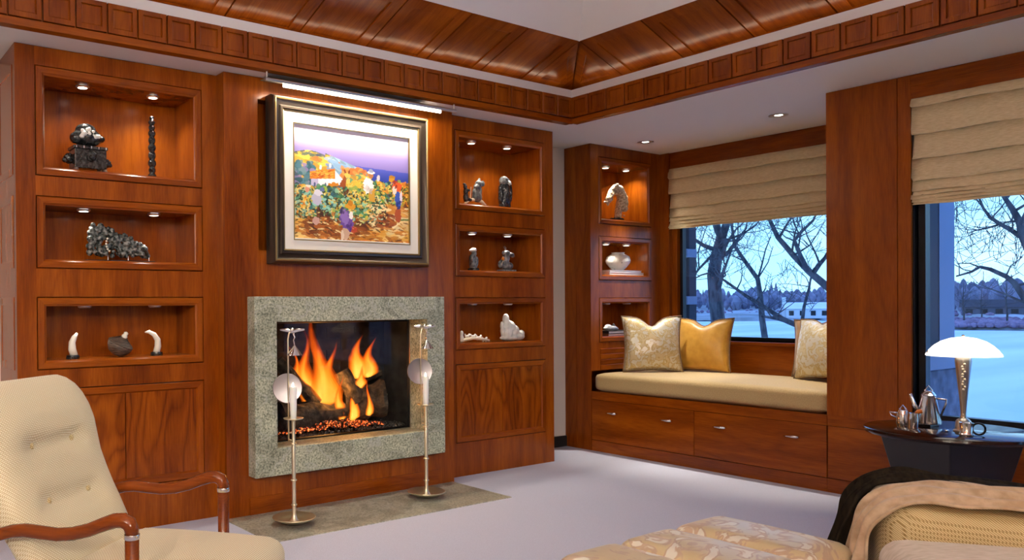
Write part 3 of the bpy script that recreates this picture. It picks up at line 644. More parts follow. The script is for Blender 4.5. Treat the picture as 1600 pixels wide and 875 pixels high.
obj('edge_strip', MB().box(FX1-.006, FX1, 4.183, 4.19, FZ0, FZ1), 'steel', FP)
obj('glass_front', MB().box(FX0, FX1, 4.199, 4.202, FZ0, FZ1), 'fire_glass', FP)
obj('vent_plate', MB().box(3.19, 3.33, 4.50, 4.506, .50, .57), 'brass', FP)
for i in range(7): obj('vent_slot', MB().box(3.20+.018*i, 3.208+.018*i, 4.498, 4.501, .512, .558), 'black_base', FP)
# gravel and embers
bm = bmesh.new()
for i in range(900):
    x = random.uniform(BX0+.06, BX1-.06); y = random.uniform(4.22, 4.54); s = random.uniform(.006, .014)
    z = .345+.06*math.exp(-((x-2.8)/.45)**2)*(y-4.2)/.3+random.uniform(0, .012)
    bmesh.ops.create_icosphere(bm, subdivisions=1, radius=s, matrix=Matrix.Translation((x, y, z+.012)) @ Matrix.Rotation(i, 4, 'X') @ Matrix.Diagonal((1, .8, .7, 1)))
o = obj('lava_gravel', bm, 'gravel', at=(2.79, 4.38, .341)); tag(o, 'dark gravel bed on the fireplace floor', 'gravel'); o['kind'] = 'stuff'
bm = bmesh.new()
for i in range(420):
    a = random.gauss(0, 1); x = 2.70+.20*a+ (0.1 if i % 3 else -.05); y = random.uniform(4.24, 4.36); s = random.uniform(.006, .012)
    bmesh.ops.create_icosphere(bm, subdivisions=1, radius=s, matrix=Matrix.Translation((min(max(x, 2.35), 3.1), y, .40+.05*math.exp(-a*a)*random.random()+.012)) @ Matrix.Diagonal((1, 1, .8, 1)))
o = obj('ember_bed', bm, 'embers', at=(2.74, 4.30, .385)); tag(o, 'glowing red embers below the burning logs', 'embers'); o['kind'] = 'stuff'
def log(label, p0, p1, r, sd, knots=6):
    random.seed(sd); n = 10; rings = []; P0, P1 = Vector(p0), Vector(p1); d = (P1-P0).normalized(); s = d.cross(Vector((0, 1, .3))).normalized(); v = s.cross(d)
    for i in range(n+1):
        c = P0.lerp(P1, i/n); rr = r*(1+.10*math.sin(i*1.3+sd)); rings.append([tuple(c+(s*math.cos(a)+v*math.sin(a))*rr*(1+.10*math.sin(3*a+sd+i*.4)+random.uniform(-.05, .05))) for a in [2*PI*j/14 for j in range(14)]])
    tag(obj('fire_log', MB().loft(rings), 'log_bark', smooth='auto'), label, 'log', 'logs in the fireplace')
log('burning log lying low at the left front of the fire', (2.38, 4.33, .50), (2.84, 4.36, .49), .085, 1)
log('thick log with round cut end at the right of the fire', (2.92, 4.42, .55), (3.16, 4.30, .56), .115, 2)
log('log laid across the top at the back of the fire', (2.66, 4.47, .64), (3.22, 4.46, .74), .055, 3)
log('slanting log leaning at the left of the fire', (2.44, 4.44, .84), (2.66, 4.34, .56), .042, 4)
log('short slanting log in the middle between the flames', (2.86, 4.36, .76), (2.95, 4.30, .56), .055, 5)
def flame(label, base, h, r, lean, sd, core=1.):
    random.seed(sd); n = 22; ph = random.uniform(0, 6); fq = random.uniform(3.5, 5.5); th = random.uniform(0, 3)
    t_ = thing('flame', label, 'flame', base, group='flames of the log fire')
    for nme, mat, k, hk in [('tongue', 'flame_%d' % q, 1.12-.80*q/(FSH-1)*(2-core), 1.04-.50*q/(FSH-1)*(2-core)) for q in range(FSH)]:
        rings = []
        for i in range(n+1):
            t = i/n; prof = (.55+.45*math.sin(PI*min(t*1.6+.15, 1)))*(1-t)**.85*(1+.12*math.sin(t*9+ph))+.012
            tt = t*hk; cx = lean*tt+.16*h*math.sin(ph+tt*fq)*tt*.7; cy = .12*h*math.sin(ph*2+tt*4)*tt; cz = h*hk*t
            rings.append([(cx+k*r*prof*math.cos(a+th*tt)*(1+.3*math.sin(3*a+t*7+ph)), cy+k*r*.45*prof*math.sin(a+th*tt), cz+.25*r*math.sin(2*a+ph)*(1-t)) for a in [2*PI*j/18 for j in range(18)]])
        obj(nme, MB().loft(rings), mat, t_, smooth=True, local=True)
flame('tallest orange flame left of the middle of the fire', (2.72, 4.36, .56), .54, .115, -.05, 3)
flame('slim orange flame at the left, beside the tallest', (2.635, 4.37, .60), .42, .075, -.10, 5)
flame('leftmost thin flame over the slanting log', (2.56, 4.39, .68), .26, .035, -.06, 6, .8)
flame('bright flame right beside the tallest one', (2.775, 4.355, .54), .40, .085, -.02, 17, 1.3)
flame('broad flame on top of the right log', (3.03, 4.40, .72), .26, .085, .0, 9, 1.2)
flame('narrow flame at the right end of the right log', (3.10, 4.39, .72), .24, .065, .02, 12, 1.1)
flame('low curling flame in front of the left log', (2.82, 4.28, .47), .27, .040, -.05, 10, 1.2)
flame('low flame beside the middle log', (2.89, 4.27, .46), .24, .042, .03, 11, 1.2)
flame('thin flame in front of the right log', (2.99, 4.24, .48), .22, .028, .0, 13)
flame('small flame licking between the middle logs', (2.95, 4.29, .66), .14, .045, .03, 14, 1.2)
light('fire_light', 'POINT', (2.78, 4.28, .68), E_FIRE, (1, .42, .10), shadow_soft_size=.10)

# ------------------------------------------------------------------ painting and picture light
PA = thing('framed_painting', 'large framed painting of a vineyard harvest above the fireplace', 'painting', (2.745, 4.05, 1.42))
AX0, AX1, AZ0, AZ1 = 2.178, 3.308, 1.421, 2.370
obj('frame', MB().ring(AX0, AX1, AZ0, AZ1, [(0, 4.088), (0, 4.022), (.010, 4.004), (.024, 4.0), (.030, 4.010), (.052, 4.020), (.058, 4.012), (.070, 4.010), (.074, 4.03), (.074, 4.088)]), 'frame_dark', PA, smooth='auto')
obj('inner_lip', MB().ring(AX0+.072, AX1-.072, AZ0+.072, AZ1-.072, [(0, 4.03), (.002, 4.015), (.010, 4.018), (.010, 4.03)]), 'frame_gold', PA)
obj('outer_bead', MB().ring(AX0+.012, AX1-.012, AZ0+.012, AZ1-.012, [(0, 4.003), (.004, 3.996), (.010, 3.997), (.013, 4.003)]), 'frame_gold', PA)
KX0, KX1, KZ0, KZ1 = 2.326, 3.158, 1.562, 2.224
obj('mat_board', MB().ring(AX0+.080, AX1-.080, AZ0+.080, AZ1-.080, [(0, 4.022), (KX0-AX0-.080, 4.022), (KX0-AX0-.080, 4.034), (0, 4.034)]), 'mat_board', PA)
obj('mat_edge', MB().ring(KX0-.006, KX1+.006, KZ0-.006, KZ1+.006, [(0, 4.022), (.001, 4.019), (.006, 4.020), (.006, 4.032)]), 'frame_gold', PA)
obj('backing', MB().box(AX0+.05, AX1-.05, 4.036, 4.08, AZ0+.05, AZ1-.05), 'groove', PA)
def paint(W, H):
    """harvest scene in loose brush strokes; rows run bottom to top"""
    rg = np.random.default_rng(3); img = np.zeros((H, W, 3)); U, V = np.meshgrid((np.arange(W)+.5)/W, (np.arange(H)+.5)/H)
    hx = lambda s: (np.array([int(s[i:i+2], 16) for i in (0, 2, 4)])/255.)**2.2
    def mixc(a, b, t): return a+(b-a)*np.clip(t, 0, 1)[..., None]
    sky = mixc(hx('6c5fae'), hx('9a8ccb'), (V-.62)/.22); sky = mixc(sky, hx('d4cce0'), (V-.80)/.18)
    sky = mixc(sky, hx('8478bc'), .5*np.exp(-((V-.885-.02*np.sin(7*U))/.012)**2)*np.clip(1-((U-.62)/.22)**2, 0, 1)); img[:] = sky
    sea = (V < .690-.035*(U-.55)) & (V > .5) & (U > .5); img[sea] = mixc(hx('2c3f9c'), hx('4c56b8'), (V-.6)/.09)[sea]
    hill = V < np.where(U < .26, .755+.03*np.sin(U*12), .775-.38*np.clip(U-.26, 0, 1)**1.05)
    hill &= U < .66; img[hill] = hx('c9962e')
    img[V < .50] = hx('6a7a46'); img[V < .22] = hx('e0a848'); img[V < .10] = hx('eac878')
    def strokes(n, u0, u1, v0, v1, pal, s, asp=2., ang=None, mask=None, a=.85):
        pal = [hx(p) for p in pal]
        for _ in range(n):
            u, v = rg.uniform(u0, u1), rg.uniform(v0, v1); c = pal[rg.integers(len(pal))]*rg.uniform(.85, 1.15); q = s*rg.uniform(.5, 1.3)
            th = rg.uniform(0, PI) if ang is None else ang+rg.normal(0, .3)
            i0, i1 = max(int((u-q*asp)*W), 0), min(int((u+q*asp)*W)+2, W); j0, j1 = max(int((v-q*asp)*H), 0), min(int((v+q*asp)*H)+2, H)
            if i1 <= i0 or j1 <= j0: continue
            du = U[j0:j1, i0:i1]-u; dv = V[j0:j1, i0:i1]-v; x = du*math.cos(th)+dv*math.sin(th); y = -du*math.sin(th)+dv*math.cos(th)
            w = ((x/(q*asp))**2+(y/q)**2 < 1)*a
            if mask is not None: w = w*mask[j0:j1, i0:i1]
            img[j0:j1, i0:i1] += (c-img[j0:j1, i0:i1])*w[..., None]
    def blob(u, v, ru, rv, col, th=0., a=1.):
        x = (U-u)*math.cos(th)+(V-v)*math.sin(th); y = -(U-u)*math.sin(th)+(V-v)*math.cos(th); w = ((x/ru)**2+(y/rv)**2 < 1+.30*np.sin(U*140+V*60)*np.sin(V*150-U*40))*a; img[:] = img+(hx(col)-img)*w[..., None]
    strokes(260, 0, .6, .55, .79, ['d8a838', 'e8c050', 'b88a30', 'a0a860', 'c8743a', 'e0b040'], .018, 2.6, -.25, hill)
    strokes(110, .30, .60, .56, .74, ['7aa0c8', '98b8d0', '6a8ab8', 'b0c4c8', '7898a8'], .016, 3, -.45, hill)
    strokes(90, 0, .16, .45, .68, ['3a6a78', '2c5560', '4a7a8a', '6a8a90', '8a7ab0'], .022, 1.5)
    strokes(30, 0, .3, .745, .79, ['3a4a60', '5a6a50', '4a5a70'], .010, 2.5, 0, hill)
    strokes(60, .40, .60, .55, .66, ['c87838', 'b86830', 'd89048'], .018, 2)
    # white house with orange roof
    wall = (U > .14) & (U < .40) & (V > .43) & (V < .56+.0*U); wall |= (U > .29) & (U < .41) & (V >= .5) & (V < .625-1.1*np.abs(U-.345)); img[wall] = hx('f2f0f6')
    sh = (U > .14) & (U < .20) & (V > .43) & (V < .56); img[sh] = hx('b8b4d8')
    roof = (V > .535+.10*(U-.13)) & (V < .60+.22*(U-.13)) & (U > .13+.25*(V-.53)*0) & (U < .34); img[roof] = hx('e07a1c')
    strokes(40, .14, .33, .55, .63, ['e88a24', 'c8641a', 'f0a040'], .012, 2.5, .3, roof)
    for u, v in ((.22, .645), (.30, .67)): blob(u, v, .010, .022, 'f4ece0')
    for u in (.17, .26, .34): blob(u, .49, .008, .022, '4a5480')
    # donkey
    blob(.335, .47, .06, .055, 'c07818'); blob(.41, .50, .035, .085, '8a4416', -.35); blob(.445, .575, .035, .030, '96501c'); blob(.43, .62, .008, .03, '7a3c14', .4); blob(.46, .62, .008, .03, '7a3c14', -.2)
    # vines
    vine = ['2f6b4a', '3f7f5a', '1f4a38', '6f9a3a', '9ab84a', 'd0a838', 'e0b850', '2a5a70', '5a9a8a', '8ac0a0', '1c3428', 'c88028', 'a8b860']
    strokes(900, 0, .58, .22, .47, vine, .017, 1.5); strokes(700, .38, .78, .14, .46, vine, .017, 1.5); strokes(420, .55, 1, .38, .56, vine+['e0a030', 'd88828'], .017, 1.5)
    strokes(160, .45, .62, .42, .60, ['d8b040', 'e8c860', '8aa048', 'c08a30', '4a8a6a'], .018, 1.6); strokes(120, .90, 1, .25, .58, ['e09a28', 'd07a20', '8aa048', '6a4a20'], .016, 1.6)
    strokes(160, 0, .12, .2, .46, ['e0a838', 'c87828', '3a7a60', '8ab8a0', 'e0c870'], .016, 1.5)
    for u, v0 in ((.21, .16), (.27, .15), (.62, .06), (.79, .27), (.97, .25)):
        strokes(16, u-.02, u+.02, v0, v0+.12, ['5a2a14', '3a1c10', '7a4a24'], .012, 2.5, 1.4)
    strokes(170, 0, 1, 0, .13, ['e8c070', 'd89838', 'f0d898', 'c87a28', 'e4b050'], .02, 3, .05); strokes(90, .65, 1, .12, .34, ['e8c88a', 'd8a050', 'f0dca8', 'c88438'], .018, 3, -.1)
    strokes(70, .10, .62, .03, .20, ['6a3414', '8a4a1c', '4a2410', 'a85c20'], .018, 3, -.25); strokes(40, .70, .86, .16, .28, ['8a4020', 'a85c28', '6a3018'], .015, 3, -.2); strokes(40, .3, .9, 0, .05, ['9a5a20', '7a4418', 'b87828'], .015, 3, 0)
    strokes(420, .0, .80, .16, .46, ['14281c', '1c3a2a', '3a2412', '27503c', 'e8d88a', 'a8d0b0'], .0065, 2.0); strokes(160, .55, 1, .36, .56, ['2a4a2c', '5a3414', 'f0c860', '8a9a40'], .0065, 2.0)
    strokes(160, 0, 1, 0, .22, ['7a4418', 'f4dca0', 'b87430', '5a3010'], .006, 4, -.15); strokes(70, .1, .34, .55, .62, ['f0a848', 'a84c12'], .005, 3, .3, roof)
    strokes(120, .35, .62, .20, .40, ['8ac0a0', '3f7f5a', 'c8b040', 'e8d070', '1c3428'], .010, 1.6); strokes(90, .05, .35, .28, .42, ['8ac8b8', '2f6b6a', 'd0b848', '1f4a38'], .011, 1.6)
    # pickers
    blob(.435, .19, .055, .10, '6a4a98', .25); blob(.42, .22, .035, .07, '8a6cb8', .2); blob(.425, .065, .035, .055, 'c8a890'); blob(.40, .05, .014, .05, 'e0ccb8'); blob(.475, .24, .018, .035, 'f4f0ee'); blob(.47, .32, .045, .028, 'd89828'); blob(.47, .35, .022, .026, 'c07a18'); blob(.50, .11, .03, .03, 'c84a30', 0, .7)
    blob(.63, .52, .045, .075, 'f8f4f0'); blob(.615, .54, .03, .03, 'fffdf8'); blob(.655, .615, .022, .022, 'a87048'); blob(.655, .645, .035, .014, 'e8e4ea'); blob(.655, .66, .02, .018, '8a94b0'); blob(.66, .43, .03, .06, 'c89838')
    blob(.89, .535, .045, .05, 'd8582a', -.4); blob(.87, .50, .02, .04, 'f0d8d0'); blob(.845, .60, .028, .026, 'c08a28'); blob(.845, .625, .03, .014, 'a87020'); blob(.905, .42, .032, .075, '3a54b0', .1); blob(.93, .44, .012, .06, 'e0d8e8'); blob(.90, .27, .03, .07, 'a85030')
    blob(.185, .36, .04, .055, 'b8b8d0', .4); blob(.20, .42, .035, .03, 'd8d8e8'); blob(.23, .45, .02, .02, '5a6a98'); blob(.11, .44, .02, .025, 'd89078'); blob(.12, .47, .02, .014, 'f0e0d0'); blob(.72, .60, .015, .03, 'c8c8d8'); blob(.18, .17, .03, .035, 'c8a098')
    blob(.91, .035, .028, .004, '6a4020', .1)
    for u, v, c in ((.405, .27, '3a2860'), (.46, .13, '4a3278'), (.645, .47, 'b8a8a0'), (.61, .50, 'd0c8c8'), (.875, .56, '8a2c14'), (.905, .37, '22347a'), (.43, .45, '5a2a0c')): strokes(8, u-.02, u+.02, v-.03, v+.03, [c], .008, 2.2, 1.2)
    return img
W_, H_ = 320, 256; im = paint(W_, H_)
gx = np.linspace(KX0, KX1, W_+1); gz = np.linspace(KZ0, KZ1, H_+1)
vs = np.array([(x, 4.031, z) for z in gz for x in gx]); i_, j_ = np.meshgrid(np.arange(W_), np.arange(H_)); a_ = (j_*(W_+1)+i_).ravel()
me = bpy.data.meshes.new('canvas'); me.from_pydata((vs-np.array(ORG[PA.name])).tolist(), [], np.stack([a_, a_+1, a_+W_+2, a_+W_+1], 1).tolist())
ca = me.color_attributes.new('paint', 'FLOAT_COLOR', 'CORNER'); cc = np.ones((W_*H_, 4, 4)); cc[..., :3] = im.reshape(-1, 1, 3); ca.data.foreach_set('color', cc.ravel())
me.materials.append(MATS['canvas_print']); cv = link(bpy.data.objects.new('canvas', me)); cv.parent = PA

BY = 3.955
PLt = thing('picture_light', 'long steel picture light bar hung over the painting', 'picture light', (2.765, BY, 2.40))
obj('bar', MB().tube([(2.105, BY, 2.428), (3.49, BY, 2.428)], .0125, 14), 'steel', PLt, smooth='auto')
for x in (2.118, 3.475): obj('hanger', MB().tube([(x, BY, ZS-.004), (x, BY, 2.43)], .0055, 10), 'steel', PLt, smooth='auto')
obj('lamp_tube', MB().tube([(2.225, BY+.004, 2.408), (3.365, BY+.004, 2.408)], .009, 10), 'tube_glow', PLt)
obj('reflector_tray', MB().prism([(BY+.012, 2.440), (BY+.010, 2.4445), (BY+.155, 2.4615), (BY+.155, 2.457)], 'x', 2.15, 3.29), 'tray_bronze', PLt)
light('picture_beam', 'AREA', (2.795, BY-.02, 2.40), E_PICT, (1, .86, .66), PLt, aim=(2.795, 4.09, 1.75), shape='RECTANGLE', size=1.14, size_y=.02)

# ------------------------------------------------------------------ candle stands on the hearth
def candle_stand(name, x, y, face, disc_z, label, clab):
    t_ = thing(name, label, 'candle stand', (x, y, .004), group='pair of candle stands on the hearth')
    c = (x, y, .004); R3 = lambda p, n=28: MB().lathe(p, n, c, cap=False)
    obj('dish', R3([(.0, .012), (.040, .012), (.075, .016), (.112, .034), (.118, .040), (.114, .042), (.074, .024), (.04, .02), (.0, .02)]), 'brass', t_, smooth=True)
    obj('stem', R3([(.03, .018), (.018, .03), (.0115, .06), (.0105, .235), (.0115, .43), (.009, .44), (.010, .56)], 14), 'brass', t_, smooth=True)
    for z in (.105, .238, .432): obj('stem_ring', R3([(.009, z-.007), (.0165, z-.003), (.0165, z+.003), (.009, z+.007)], 16), 'brass', t_, smooth=True)
    obj('drip_pan', R3([(.008, .558), (.05, .566), (.055, .572), (.05, .573), (.008, .566)]), 'brass', t_, smooth=True)
    ux, uy = face      # where the backing rod stands, in plan
    rx, ry = x+ux*.036, y+uy*.036
    obj('rod', MB().tube([(rx, ry, .45), (rx, ry, .95), (rx, ry, 1.0), (rx-ux*.008, ry-uy*.008, 1.03), (x+ux*.012, y+uy*.012, 1.045)], .0045, 8), 'brass', t_, smooth=True)
    obj('bracket', MB().tube([(x, y, .50), (rx, ry, .495), (rx, ry, .46), (x, y, .455)], .004, 6), 'brass', t_)
    # polished reflector disc behind the flame, facing the room
    n = Vector((-.35, -.9, .1)).normalized(); s = n.cross(Vector((0, 0, 1))).normalized(); v = s.cross(n); dc = Vector((rx, ry+.012, disc_z))
    rings = [[tuple(dc+n*h+(s*math.cos(a)+v*math.sin(a))*r) for a in [2*PI*j/32 for j in range(32)]] for r, h in ((.001, .001), (.05, .003), (.078, .007), (.080, .004), (.05, -.001), (.001, -.003))]
    obj('reflector_disc', MB().loft(rings), 'reflector', t_, smooth='auto')
    # spread-wing bird finial holding the bell snuffer on a chain
    bx, by = x+ux*.004, y+uy*.004; e = Vector((.83, -.56, 0))
    w = MB()
    for sg in (-1, 1):
        w = MB().loft([[tuple(Vector((bx, by, 1.052))+e*sg*q+Vector((0, 0, dz+a))) for a in (0, -.006-h)]+[tuple(Vector((bx, by, 1.052))+e*sg*q+Vector((-.56, -.83, 0))*.012*(1-q/.07)+Vector((0, 0, dz-h*.5)))] for q, dz, h in ((.004, 0, .014), (.03, .006, .012), (.055, .004, .006), (.066, .002, .001))])
        obj('wing', w, 'silver', t_, smooth='auto')
    obj('bird_body', MB().sphere((bx, by, 1.046), (.012, .012, .016), 10, 8), 'silver', t_, smooth=True)
    obj('chain', MB().tube([(bx+.83*.004, by-.56*.004, 1.03), (bx+.012, by-.008, 1.01), (bx+.006, by-.004, .995), (bx+.010, by-.006, .965)], .004, 6), 'silver', t_, smooth=True)
    cx_, cy_ = bx+.010, by-.006
    obj('bell_snuffer', MB().lathe([(.003, .968), (.008, .962), (.040, .918), (.043, .914), (.040, .914), (.004, .952)], 20, (cx_, cy_, 0), cap=False), 'silver', t_, smooth='auto')
    cd = thing('candle', clab, 'candle', (x, y, .571), group='white candles')
    obj('wax', MB().lathe([(.0, 0), (.0165, 0), (.0165, .01), (.019, .08), (.0185, .165), (.014, .172), (.004, .168), (.0, .168)], 18, (x, y, .571), cap=False), 'wax', cd, smooth='auto')
    obj('flame', MB().lathe([(.001, .168), (.006, .174), (.0055, .182), (.001, .196)], 10, (x, y, .571)), 'candle_flame', cd, smooth=True)
candle_stand('candle_stand', 2.172, 3.786, (-.6, .4), .735, 'tall brass candle stand with round reflector at the left of the hearth', 'white candle on the left brass stand')
candle_stand('candle_stand', 3.136, 3.845, (-.8, .3), .775, 'tall brass candle stand with round reflector at the right of the hearth', 'white candle on the right brass stand')

# ------------------------------------------------------------------ carvings in the niches
def carved(name, src, mat, parent, voxel=.004, smooth=True):
    o = obj(name, src, mat, parent, smooth=smooth); r = o.modifiers.new('merge', 'REMESH'); r.mode = 'VOXEL'; r.voxel_size = voxel; r.use_smooth_shade = True; return o
F1, F2, F3 = ROWS[0][0]+.0455, ROWS[1][0]+.0455, ROWS[2][0]+.0455
# 1 stone head resting on a studded chest
x, y, z = 1.235, 4.285, F1
t_ = thing('carved_chest', 'dark studded chest with animal masks carrying a stone head, upper left niche', 'sculpture', (x, y, z))
obj('box', MB().box(x-.082, x+.082, y-.055, y+.055, z+.018, z+.118), 'black_stone', t_, bevel=.004)
obj('lid', MB().box(x-.088, x+.088, y-.060, y+.060, z+.118, z+.134), 'black_stone', t_, bevel=.003)
for i in range(5): obj('stud', MB().box(x-.078+.038*i, x-.072+.038*i, y-.063, y-.059, z+.120, z+.132), 'silver', t_)
for sx in (-1, 1):
    for sy in (-1, 1): obj('foot', MB().lathe([(.012, 0), (.015, .008), (.010, .02)], 10, (x+sx*.074, y+sy*.046, z)), 'pewter', t_)
def mask(cx, cy, cz, s, dx, dy):
    m_ = MB().sphere((cx, cy, cz), (s, s, s*1.1)); px, py = -dy, dx
    m_.sphere((cx+dx*s*.8, cy+dy*s*.8, cz-s*.35), s*.55)
    for k in (-1, 1): m_.sphere((cx+px*s*.45*k+dx*s*.7, cy+py*s*.45*k+dy*s*.7, cz+s*.3), s*.28); m_.sphere((cx+px*s*.9*k, cy+py*s*.9*k, cz+s*.6), s*.32)
    return m_
carved('front_mask', mask(x, y-.060, z+.082, .028, 0, -1), 'black_stone', t_, .003); carved('side_mask', mask(x-.098, y, z+.07, .026, -1, 0), 'black_stone', t_, .003); carved('side_mask', mask(x+.098, y, z+.06, .022, 1, 0), 'black_stone', t_, .003)
m_ = MB().sphere((x-.005, y, z+.185), (.082, .055, .048)).sphere((x-.01, y, z+.222), (.055, .045, .038)).sphere((x+.055, y, z+.185), (.036, .03, .022)).sphere((x-.065, y, z+.18), (.028, .035, .03))
carved('stone_head', m_, 'black_stone', t_, .004)
m_ = MB()
for i in range(16): m_.sphere((x-.05+.10*random.random(), y-.045-.008*random.random(), z+.175+.055*random.random()), random.uniform(.006, .013), 8, 6)
carved('pale_carving', m_, 'white_stone', t_, .003)
# 2 totem
x, y = 1.582, 4.285; t_ = thing('totem_pole', 'slim black carved totem standing in the upper left niche', 'sculpture', (x, y, z))
m_ = MB(); zz = 0
for i, (r, h) in enumerate([(.024, .03), (.020, .035), (.023, .04), (.021, .045), (.022, .04), (.020, .04), (.021, .035), (.018, .03), (.019, .025), (.013, .022)]):
    m_.sphere((x, y, z+zz+h/2), (r, r, h*.62)); m_.sphere((x-.006, y-r*.85, z+zz+h*.55), r*.33, 8, 6); m_.sphere((x+.008, y-r*.8, z+zz+h*.55), r*.3, 8, 6); zz += h
carved('shaft', m_, 'black_stone', t_, .003)
for k, q in enumerate((.318, .285, .255)): obj('inlay', MB().sphere((x, y-.018, z+q), (.006, .004, .006), 8, 6), 'silver', t_, smooth=True)
obj('foot', MB().lathe([(.026, 0), (.026, .012), (.02, .016)], 16, (x, y, z)), 'black_stone', t_)
# 3 pierced jade carving on a bar stand
x, y, z = 1.40, 4.30, F2; t_ = thing('jade_carving', 'grey pierced wedge-shaped carving on a bar stand, middle left niche', 'sculpture', (x, y, z))
m_ = MB(); random.seed(21)
for i in range(190):
    u = random.random(); hgt = .150*(1-u)**.8*(.75 if u < .06 else 1)+.045; v = random.random()
    m_.sphere((x-.165+.325*u, y+random.uniform(-.022, .012), z+.036+v*hgt*.92), random.uniform(.011, .019), 8, 6)
carved('openwork', m_, 'jade_dark', t_, .0035)
obj('stand', MB().box(x-.185, x+.19, y-.03, y+.03, z, z+.010), 'black_stone', t_, bevel=.003)
for dx in (-.06, .05, .165): obj('pin', MB().tube([(x+dx, y, z+.009), (x+dx, y, z+.05)], .002, 6), 'steel', t_)
for i in range(6): a = 1.3+i*.33; obj('bead', MB().sphere((x-.045+.035*math.cos(a+1.2), y-.036, z+.095+.045*math.sin(a+1.2)), .0055, 8, 6), 'ivory', t_, smooth=True)
# 4 two tusks and a lidded basket
z = F3
def tusk(x, y, pts, rad, label):
    t_ = thing('ivory_tusk', label, 'tusk', (x, y, z), group='pair of tusks')
    obj('tusk', MB().tube([(x+a, y, z+b) for a, b in pts], rad, 14), 'ivory', t_, smooth=True)
    obj('stand', MB().lathe([(.032, 0), (.034, .006), (.032, .018), (.026, .020)], 20, (x-.002, y, z)), 'black_stone', t_, smooth='auto')
tusk(1.148, 4.275, [(.004, .016), (-.006, .05), (-.006, .085), (.006, .112), (.020, .132)], [.019, .0195, .017, .013, .006], 'upright pale tusk on a black base, left of the basket')
tusk(1.60, 4.285, [(-.004, .016), (.006, .05), (.004, .085), (-.016, .115), (-.045, .130), (-.066, .128)], [.018, .018, .016, .013, .009, .003], 'curved pale tusk on a black base, right of the basket')
x, y = 1.395, 4.29; t_ = thing('lidded_basket', 'dark round woven top-shaped basket with white knob, tilted', 'basket', (x, y, z)); T = Matrix.Translation((x, y, z+.058)) @ Matrix.Rotation(.42, 4, 'Y') @ Matrix.Rotation(.25, 4, 'X')
def tl(prof, n=28): m = MB().lathe(prof, n); m.v = [tuple(T @ Vector(p)) for p in m.v]; return m
obj('body', tl([(.02, -.052), (.045, -.040), (.062, -.015), (.068, .004), (.066, .010)]), 'basket', t_, smooth=True)
obj('lid', tl([(.068, .010), (.070, .014), (.058, .026), (.050, .028), (.040, .038), (.032, .040), (.022, .050)]), 'basket', t_, smooth='auto')
obj('knob', tl([(.014, .046), (.017, .058), (.011, .068), (.013, .078), (.004, .084)], 14), 'ivory', t_, smooth=True)
# right cabinet, upper: figures on a horn, and a standing figure
x, y, z = 3.957, 4.29, F1; t_ = thing('carved_group', 'two grey stone figures riding an arched horn, upper right niche', 'sculpture', (x, y, z)); t_.scale = (0.78, 1, 1)
obj('horn', MB().tube([(x-.125, y, z+.012), (x-.06, y, z+.045), (x+.02, y, z+.052), (x+.09, y, z+.038), (x+.135, y, z+.010)], [.007, .011, .013, .013, .012], 10), 'bone', t_, smooth=True)
m_ = MB().sphere((x-.105, y, z+.06), (.026, .02, .035)).sphere((x-.105, y, z+.10), (.022, .02, .03)).sphere((x-.112, y, z+.135), (.018, .016, .018)).sphere((x-.125, y, z+.152), (.018, .01, .008)).sphere((x-.085, y-.01, z+.11), (.025, .009, .009)).sphere((x-.07, y, z+.045), (.04, .018, .014))
carved('left_figure', m_, 'black_stone', t_, .0035)
obj('spear', MB().tube([(x-.066, y-.012, z+.045), (x-.056, y-.012, z+.135)], .004, 6), 'bone', t_)
m_ = MB().sphere((x+.03, y, z+.07), (.055, .03, .04)).sphere((x+.015, y, z+.10), (.035, .027, .035)).sphere((x+.03, y, z+.135), (.035, .025, .03)).sphere((x+.055, y, z+.165), (.038, .024, .026)).sphere((x+.06, y, z+.19), (.014, .012, .016)).sphere((x+.10, y, z+.168), (.02, .018, .022)).sphere((x+.01, y-.01, z+.14), (.02, .014, .012)).sphere((x+.065, y-.01, z+.11), (.012, .01, .035))
carved('right_figure', m_, 'grey_stone', t_, .0035)
x = 4.25; t_ = thing('stone_figure', 'round-headed dark stone figure with pale shoulder, upper right niche', 'sculpture', (x, y, z)); t_.scale = (0.78, 1, 1)
m_ = MB().sphere((x, y, z+.08), (.062, .045, .085)).sphere((x, y, z+.145), (.062, .043, .05)).sphere((x, y, z+.125), (.04, .055, .05)).sphere((x-.058, y-.01, z+.10), (.02, .022, .065)).sphere((x+.062, y-.01, z+.12), (.02, .022, .075)).sphere((x-.03, y-.005, z+.03), (.028, .032, .04)).sphere((x+.032, y-.005, z+.03), (.028, .032, .04))
carved('body', m_, 'black_stone', t_, .004); m_ = MB().sphere((x-.01, y-.004, z+.205), (.042, .038, .036)).sphere((x-.004, y-.036, z+.195), (.012, .012, .010)).sphere((x-.024, y-.032, z+.212), (.009, .008, .007)).sphere((x+.012, y-.032, z+.212), (.009, .008, .007)); carved('head', m_, 'grey_stone', t_, .0035)
carved('pack', MB().sphere((x+.05, y-.002, z+.19), (.027, .025, .024)).sphere((x+.075, y, z+.185), (.016, .014, .014)), 'white_stone', t_, .0035)
